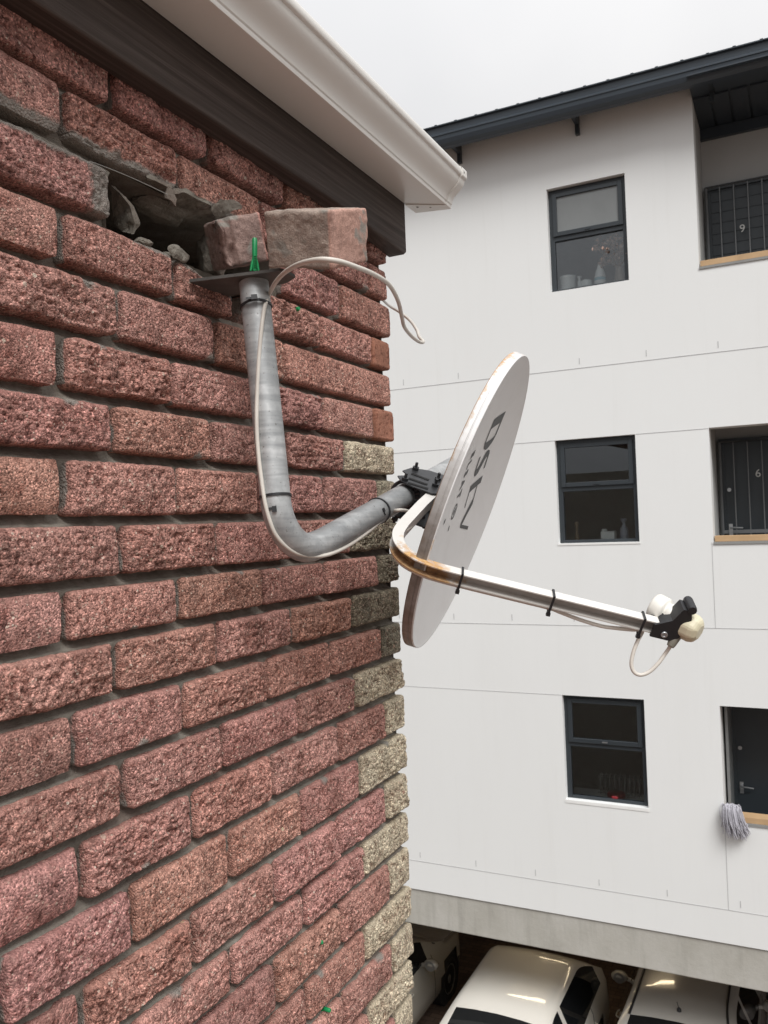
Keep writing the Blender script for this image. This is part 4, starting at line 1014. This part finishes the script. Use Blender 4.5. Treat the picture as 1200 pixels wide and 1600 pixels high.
# eaves: roof sheet, box gutter, rafter ends
OV = .46
gm = MB(); gy = FY - OV
sect = [(gy, 4.655), (gy - .012, 4.66), (gy - .012, 4.645), (gy, 4.64), (gy + .004, 4.575), (gy - .004, 4.56), (gy - .004, 4.548), (gy + .006, 4.545), (gy + .012, 4.50), (gy + .03, 4.455), (gy + .07, 4.43), (gy + .14, 4.43), (gy + .14, 4.66)]
gm.prism(sect, lambda p: V(X0, p[0], p[1]), lambda p: V(X1, p[0], p[1]))
gm.build('gutter', M_navy, apt)
rm = MB(); sl_a = math.tan(math.radians(9))
def rz(y): return 4.665 + (y - gy) * sl_a
rm.add([V(X0, gy - .03, rz(gy - .03)), V(X1, gy - .03, rz(gy - .03)), V(X1, FY + 9, rz(FY + 9)), V(X0, FY + 9, rz(FY + 9)), V(X0, gy - .03, rz(gy - .03) - .012), V(X1, gy - .03, rz(gy - .03) - .012), V(X1, FY + 9, rz(FY + 9) - .2), V(X0, FY + 9, rz(FY + 9) - .2)],
       [(0,1,2,3), (7,6,5,4), (0,4,5,1), (2,6,7,3), (0,3,7,4), (1,5,6,2)])
for k in range(int((X1 - X0) / .25)):
    x = X0 + k * .25;     rm.box(tuple(V(x, gy - .032, rz(gy - .03) + .001)), tuple(V(x + .03, gy + .0, rz(gy - .03) + .007)))
rm.build('roof', M_navy, apt)
sf = MB(); sf.box(tuple(V(X0, gy + .14, 4.625)), tuple(V(X1, FY + .02, 4.64)))
sf.build('soffit', plain('soffit board', (.10, .105, .11), .7), apt)
for x in [-2.62 + 1.44 * k for k in range(-6, 11)]:
    if -.1 < x < .05 or x > 12: continue
    ra_ = MB(); ra_.box(tuple(V(x - .022, FY - .30, 4.47)), tuple(V(x + .022, FY - .001, 4.625))); ra_.box(tuple(V(x - .022, FY - .06, 4.36)), tuple(V(x + .022, FY - .001, 4.47))); ra_.build('rafter_end', M_slate, apt)
# transfer beam, slab and undercroft
bb = MB(); bb.box(tuple(V(X0, FY + .018, -5.06)), tuple(V(X1, FY + .40, -4.612))); bb.build('beam', M_conc, apt, bevel=.01)
ub_ = MB(); ub_.box(tuple(V(X0, FY + .40, -4.95)), tuple(V(X1, FY + 9, -4.7))); ub_.box((X0, FY + 8, .0), (X1, FY + 8.2, H0 - 4.95))
ub_.build('undercroft', plain('undercroft plaster', (.34, .27, .21), .9, 0, .25, 1), apt)
for x in (-7.6, 3.2): cl_ = MB(); cl_.box((x - .15, FY + .05, 0), (x + .15, FY + .35, H0 - 5.06)); cl_.build('column', M_conc, apt)
M_tube = NT('lit tube'); M_tube.set(Emission_Color=(1, .80, .52, 1), Emission_Strength=7.0); M_tube = M_tube.m
for xa, xb, y in ((-3.0, -2.1, 11.25), (-2.9, -2.0, 12.7), (-1.7, -1.0, 12.5)):
    tb = MB(); tb.box((xa - .03, y - .05, H0 - 5.00), (xb + .03, y + .05, H0 - 4.952)); to_ = tb.build('lamp_housing', M_white, apt)
    tb = MB(); tb.tube([(xa, y, H0 - 5.02), (xb, y, H0 - 5.02)], .016, 12); tb.build('lamp_tube', M_tube, to_)

# ---- things standing inside the windows
def on_sill(i, x): return Vector((x, FY + .20, H0 + wins[i][2] + .005))
m = MB(); m.lathe(on_sill(0, -1.04), (0, 0, 1), [(.058, 0), (.066, .02), (.066, .13), (.05, .20), (.030, .25), (.022, .27), (.022, .30)], 20)
o = m.build('detergent_bottle', M_white); tag(o, 'white detergent bottle beside the dried flowers in the top window', 'bottle')
m = MB(); m.lathe(on_sill(0, -1.04) + Vector((0, 0, .09)), (0, 0, 1), [(.0668, 0), (.0668, .035)], 20); m.build('label_band', plain('blue label', (.30, .50, .58), .5), o)
m = MB(); c = on_sill(0, -1.415); m.lathe(c, (0, 0, 1), [(.085, 0), (.09, .02), (.088, .17), (.094, .18), (.094, .20), (.085, .20)], 20)
tag(m.build('plastic_tub', M_white), 'tall white plastic tub at the left of the top window', 'tub')
m = MB(); c = on_sill(0, -1.20); m.lathe(c, (0, 0, 1), [(.06, 0), (.062, .11), (.056, .12), (.03, .13)], 18); m.lathe(c + Vector((-.075, -.02, 0)), (0, 0, 1), [(.022, 0), (.022, .12), (.012, .13), (.012, .16), (.026, .165), (.026, .175)], 12)
tag(m.build('soap_dispenser', M_white), 'small white pump jar beside the detergent bottle', 'jar')
ve = tag(empty('flower_vase', on_sill(0, -.82)), 'bunch of dried pinkish flowers in a vase behind the top window', 'flowers')
m = MB(); m.lathe(on_sill(0, -.82), (0, 0, 1), [(.05, 0), (.06, .08), (.045, .16), (.04, .20), (.05, .21)], 18); m.build('vase', plain('stoneware vase', (.30, .25, .20), .5), ve)
m = MB(); r = random.Random(3); top = on_sill(0, -.82) + Vector((0, 0, .2)); heads = []
for k in range(46):
    e = top + Vector((r.gauss(-.06, .11), r.gauss(0, .05), r.uniform(.08, .36))); m.tube([top, top.lerp(e, .5) + Vector((0, 0, .02)), e], .0025, 5); heads.append(e)
m.build('stems', plain('dry stems', (.25, .17, .11), .9), ve)
m = MB()
for e in heads:
    for q in range(7):
        c = e + Vector((r.gauss(0, .022), r.gauss(0, .02), r.gauss(0, .022))); n_ = Vector((r.gauss(0, 1), r.gauss(0, 1), r.gauss(0, 1))).normalized(); a = n_.orthogonal() * r.uniform(.010, .020); b2 = n_.cross(a)
        m.add([c - a, c - b2, c + a, c + b2], [(0, 1, 2, 3)])
m.build('blooms', plain('dry blooms', (.48, .33, .27), .9, 0, .4, 40), ve)
m = MB(); c = on_sill(1, -1.06); m.box(tuple(c + Vector((-.085, -.06, 0))), tuple(c + Vector((.075, .06, .12)))); m.lathe(c + Vector((-.05, 0, .12)), (0, 0, 1), [(.03, 0), (.03, .025)], 12)
tag(m.build('storage_box', M_white, bevel=.012), 'white plastic box on the middle window sill', 'box')
m = MB(); c = on_sill(1, -.89); m.lathe(c, (0, 0, 1), [(.045, 0), (.05, .02), (.045, .14), (.02, .18), (.016, .22), (.03, .23), (.035, .26)], 16)
tag(m.build('sauce_bottle', plain('pale blue grey plastic', (.30, .32, .38), .4)), 'grey squeeze bottle right of the white box in the middle window', 'bottle')
m = MB(); c = on_sill(1, -1.43); m.lathe(c, (0, 0, 1), [(.024, 0), (.03, .05), (.012, .12), (.02, .19), (.028, .22), (.01, .24)], 14)
tag(m.build('figurine', plain('brown ornament', (.28, .20, .13), .6)), 'slim brown ornament at the left of the middle window', 'ornament')
m = MB(); c = on_sill(2, -1.10); m.lathe(c + Vector((0, 0, 0)), (0, 0, 1), [(.09, 0), (.10, .01), (.105, .05), (.085, .075), (.03, .08)], 20)
tag(m.build('red_bowl', plain('red plastic', (.22, .015, .02), .4)), 'red plastic bowl inside the lowest window', 'bowl')
m = MB()
for k in range(9): m.tube([on_sill(2, -1.30 + k * .055) + Vector((0, .10, .0)), on_sill(2, -1.30 + k * .055) + Vector((0, .10, .22)), on_sill(2, -1.30 + k * .055) + Vector((0, .20, .22)), on_sill(2, -1.30 + k * .055) + Vector((0, .20, 0))], .005, 6)
for yy_ in (.10, .20):
    for zz_ in (.02, .20): m.tube([on_sill(2, -1.33) + Vector((0, yy_, zz_)), on_sill(2, -.83) + Vector((0, yy_, zz_))], .005, 6)
for k in range(5): m.lathe(on_sill(2, -1.08 + k * .055) + Vector((0, .15, .13)), (1, .1, 0), [(.02, -.006), (.11, .0), (.11, .006)], 20)
tag(m.build('dish_rack', plain('grey wire and plates', (.20, .205, .20), .5)), 'grey dish rack with plates behind the red bowl', 'dish rack')

# ---- mop head hung over the lowest parapet
mop = tag(empty('mop', V(.16, FY, -3.28)), 'grey string mop draped over the lowest sill board', 'mop')
m = MB(); r = random.Random(5); c0 = V(.15, FY - .03, -3.16)
for k in range(300):
    a = r.uniform(0, math.tau); sp = r.uniform(.01, .10); dx = math.cos(a) * sp
    st = c0 + Vector((r.gauss(0, .025), r.uniform(-.02, .05), r.uniform(-.01, .02)))
    ln = r.uniform(.14, .29); out = -(.06 + .05 * math.sin(a))
    p1 = st + Vector((dx * .6, out * .7, .03)); p2 = st + Vector((dx * 1.0 + .01, out, -.09)); p3 = st + Vector((dx * 1.0 + .05 + r.gauss(0, .028), out * .9, -ln))
    m.tube(spline([st, p1, p2, p3], 4), r.uniform(.0032, .005), 4)
m.build('strings', plain('grey cotton strings', (.46, .45, .49), .95, 0, .3, 60), mop)
m = MB(); m.lathe(c0 + Vector((0, .0, .0)), (.0, -.3, 1), [(.035, -.02), (.045, 0), (.03, .03)], 12); m.tube([c0, c0 + Vector((.05, .35, -.55))], .012, 8); m.build('handle', M_black, mop)

# ================================================================== parked cars
def car(label, x, ynose, facing, paint, width=1.74, roof=1.45, length=4.35, extras=(), R0=3.05, R1=3.80):
    """sedan built as a loft; facing = -1 has its nose towards the camera"""
    root = tag(empty('parked_car', (x, ynose - facing * length / 2, 0)), label, 'car', 'cars parked under the building')
    def P(s, u, z): return Vector((x + u * -facing, ynose - facing * s, z))
    hw = width / 2; N = 88; st = [length * k / (N - 1) for k in range(N)]
    def sm(a, b, t): t = min(1, max(0, (t - a) / (b - a))); return t * t * (3 - 2 * t)
    def lin(a, b, t): return min(1, max(0, (t - a) / (b - a)))
    W0, W1 = 1.12, 1.92                        # windscreen foot, head; rear glass head, foot
    def halfw(s): return hw * (1 - .28 * (1 - sm(0, .55, s))**2 - .22 * (1 - sm(0, .5, length - s))**2)
    def deck(s): return .60 + .29 * sm(0, .35, s) + .07 * sm(.35, 1.3, s) - .04 * sm(3.9, 4.35, s) + .04 * sm(2.5, 3.6, s) - .25 * sm(.18, 0, length - s)
    def green(s): return sm(W0 - .25, W1 + .35, s) ** .85 * (1 - sm(R0 - .35, R1 + .2, s)) if True else 0
    def sect(s):
        w, d, g_ = halfw(s), deck(s), green(s); rf = d + (roof - d) * g_
        wr = w * (1 - .06 - .23 * g_)
        b = .22 + .12 * (1 - sm(0, .4, s)) + .14 * (1 - sm(0, .5, length - s))
        pts = [(w * .90, b), (w * .985, b + .10), (w * 1.0, .52), (w * .99, .70), (w * .965, d - .07), (w * .93, d)]
        for t in (.25, .5, .75): pts.append((w * .93 + (wr - w * .93) * t * (1.06 - .06 * t), d + (rf - .075 * g_ - d) * t))
        pts += [(wr, rf - .075 * g_), (wr * .95, rf - .028 * g_ - .008), (wr * .82, rf), (wr * .45, rf + .022), (0, rf + .032)]
        return pts
    S_ = [sect(s) for s in st]; npt = len(S_[0]); full = []
    for s, pts in zip(st, S_): full.append([(u, z) for u, z in pts] + [(-u, z) for u, z in reversed(pts[:-1])])
    nf = len(full[0])
    body, glass = MB(), MB()
    vs = [P(s, u, z) for s, r_ in zip(st, full) for u, z in r_]
    bf, gf = [], []
    for i in range(N - 1):
        s = (st[i] + st[i+1]) / 2
        for k in range(nf - 1):
            f = (i*nf + k, i*nf + k + 1, (i+1)*nf + k + 1, (i+1)*nf + k); kk = k if k < npt - 1 else nf - 2 - k
            side = 5 <= kk <= 8; topk = kk >= 11
            z = sum(full[i + q][k + e][1] for q in (0, 1) for e in (0, 1)) / 4
            gg = False
            if side and W0 + .42 < s < R1 - .42 and not (2.34 < s < 2.43) and green(s) > .55: gg = not (kk == 5 and False)
            if topk and W0 + .02 < s < W1 + .02: gg = True
            if topk and R0 + .12 < s < R1: gg = True
            (gf if gg else bf).append(f)
    floor = [tuple(i*nf + (0 if e == 0 else nf - 1) for e in (0, 1)) for i in range(N)]
    for i in range(N - 1): bf.append((floor[i][0], floor[i+1][0], floor[i+1][1], floor[i][1]))
    bf.append(tuple(range(nf))); bf.append(tuple((N-1)*nf + k for k in range(nf - 1, -1, -1)))
    # wheel arches: drop the side faces inside the arch circle, darken behind with the liner
    wc = [.82, 3.42]
    def in_arch(f):
        c = sum((vs[q] for q in f), Vector()) / len(f); s = (ynose - c.y) * facing
        return abs(c.x - x) > hw * .8 and any(math.hypot(s - w_, c.z - .33) < .375 for w_ in wc)
    bf = [f for f in bf if len(f) > 4 or not in_arch(f)]
    body.add(vs, bf, 0, True); glass.add(vs, gf, 0, True)
    for mb in (body, glass):
        used = sorted({q for f in mb.f for q in f}); mp = {q: i for i, q in enumerate(used)}
        mb.v = [mb.v[q] for q in used]; mb.f = [tuple(mp[q] for q in f) for f in mb.f]
    bo = body.build('body', paint, root)
    glass.build('window', plain('dark car glass', (.010, .011, .012), .04, 0, .05, 1, spec=.6), root)
    for w_ in wc:
        for sgn in (1, -1):
            ln = MB(); cc = P(w_, sgn * (hw - .36), .33); ax = Vector((sgn * -facing, 0, 0))
            ln.lathe(cc, ax, [(.39, 0), (.39, .33)], 24); ln.build('wheel_arch', M_tyre, bo)
    for w_ in wc:
        for sgn in (1, -1):
            c = P(w_, sgn * (hw - .115), .315); ax = Vector((sgn * -facing, 0, 0)); t = MB()
            t.lathe(c, ax, [(.19, -.09), (.30, -.09), (.315, -.06), (.315, .06), (.30, .095), (.225, .10), (.21, .085)], 36)
            to = t.build('wheel', M_tyre, root); q = MB()
            q.lathe(c, ax, [(.215, .05), (.215, .096), (.20, .092), (.19, .05)], 32); q.lathe(c, ax, [(.06, .05), (.06, .088), (.03, .095)], 16)
            for a in range(7):
                th = a / 7 * math.tau; d = Vector((0, math.cos(th), math.sin(th))); p = Vector((0, -math.sin(th), math.cos(th)))
                q.add([c + ax*.075 + d*.05 - p*.025, c + ax*.075 + d*.05 + p*.025, c + ax*.086 + d*.20 + p*.018, c + ax*.086 + d*.20 - p*.018, c + ax*.05 + d*.05 - p*.025, c + ax*.05 + d*.05 + p*.025, c + ax*.06 + d*.20 + p*.018, c + ax*.06 + d*.20 - p*.018],
                      [(0,1,2,3), (7,6,5,4), (0,4,5,1), (1,5,6,2), (2,6,7,3), (3,7,4,0)])
            q.build('rim', M_rim, to)
    for sgn in (1, -1):
        mm_ = MB(); c = P(W0 + .62, sgn * (hw + .09), 1.00)
        mm_.lathe(c, Vector((0, facing, .1)), [(.03, -.06), (.085, -.05), (.10, -.01), (.085, .05), (.03, .09)], 18)
        for i_, v in enumerate(mm_.v):
            vv_ = Vector(v); mm_.v[i_] = (c.x + (vv_.x - c.x) * 1.15, vv_.y, c.z + (vv_.z - c.z) * .75)
        mm_.tube([P(W0 + .60, sgn * (hw - .06), .96), P(W0 + .60, sgn * (hw + .05), .985)], .03, 8)
        mo = mm_.build('mirror', paint, root)
        g2 = MB(); g2.lathe(c - Vector((0, facing * .056, 0)), Vector((0, -facing, 0)), [(.072, 0), (.072, .004)], 18); g2.build('mirror_glass', M_rim, mo)
        for s_ in (1.42, 2.38, 3.22):                             # shut lines of the doors
            se = MB(); se.tube([P(s_, sgn * (sect(s_)[q][0] + .001), sect(s_)[q][1]) for q in range(1, 6)], 1.0, 4, sect=[(.003, .004), (.003, -.004), (-.003, -.004), (-.003, .004)], up=Vector((1, 0, 0))); se.build('door_seam', M_black, bo)
        wp = MB(); wp.tube(spline([P(W0 - .02, sgn * .30 - .1, deck(W0) + .03), P(W0 + .10, sgn * .30 - .30, deck(W0 + .1) + .075), P(W0 + .16, sgn * .30 - .52, deck(W0 + .16) + .10)], 4), .009, 6); wp.build('wiper', M_black, root)
        for s_ in (2.2, 3.05):
            h_ = MB(); h_.tube(spline([P(s_, sgn * (hw * .985), .80), P(s_ + .03, sgn * (hw + .025), .805), P(s_ + .15, sgn * (hw + .025), .81), P(s_ + .18, sgn * (hw * .985), .81)], 4), .011, 8); h_.build('handle', paint, root)
        hl = MB(); hl.lathe(P(.12, sgn * hw * .66, .66), Vector((0, facing, .35)), [(.15, -.05), (.14, .02), (.06, .06)], 20); hl.build('headlight', plain('lamp lens', (.5, .52, .54), .1), root)
        tl = MB(); tl.lathe(P(length - .08, sgn * hw * .68, .80), Vector((0, -facing, .15)), [(.13, -.05), (.12, .03), (.05, .05)], 20); tl.build('tail_light', plain('red lamp lens', (.28, .01, .012), .15), root)
        if 'channels' in extras:
            rc_ = MB(); rc_.tube(spline([P(s_, sgn * (halfw(s_) * (1 - .06 - .23 * green(s_)) * .84), sect(s_)[11][1] + .004) for s_ in np.linspace(1.75, 3.15, 12)], 3), 1.0, 4, sect=[(.006, .014), (.006, -.014), (-.006, -.014), (-.006, .014)], up=Vector((0, 0, 1)))
            rc_.build('roof_channel', M_black, bo)
    if 'antenna' in extras:
        an = MB(); s_ = 3.02; b0 = P(s_, .0, sect(s_)[-1][1]); an.lathe(b0, (0, 0, 1), [(.028, 0), (.022, .03), (.008, .045)], 12); an.tube([b0 + Vector((0, 0, .03)), b0 + Vector((0, -facing * .14, .18))], .004, 6)
        an.build('antenna', M_black, root)
    return root
car('white sedan in the middle bay with its dark windscreen towards the wall', -2.56, 7.60, -1, M_carw, length=4.45, R0=3.65, R1=4.25)
car('silver white car in the right bay with dark roof channels and a roof antenna', -.60, 13.45, 1, M_carg, extras=('channels', 'antenna'), width=1.72, roof=1.46)
car('cream white car half hidden by the brick corner', -5.02, 12.75, 1, M_carc)
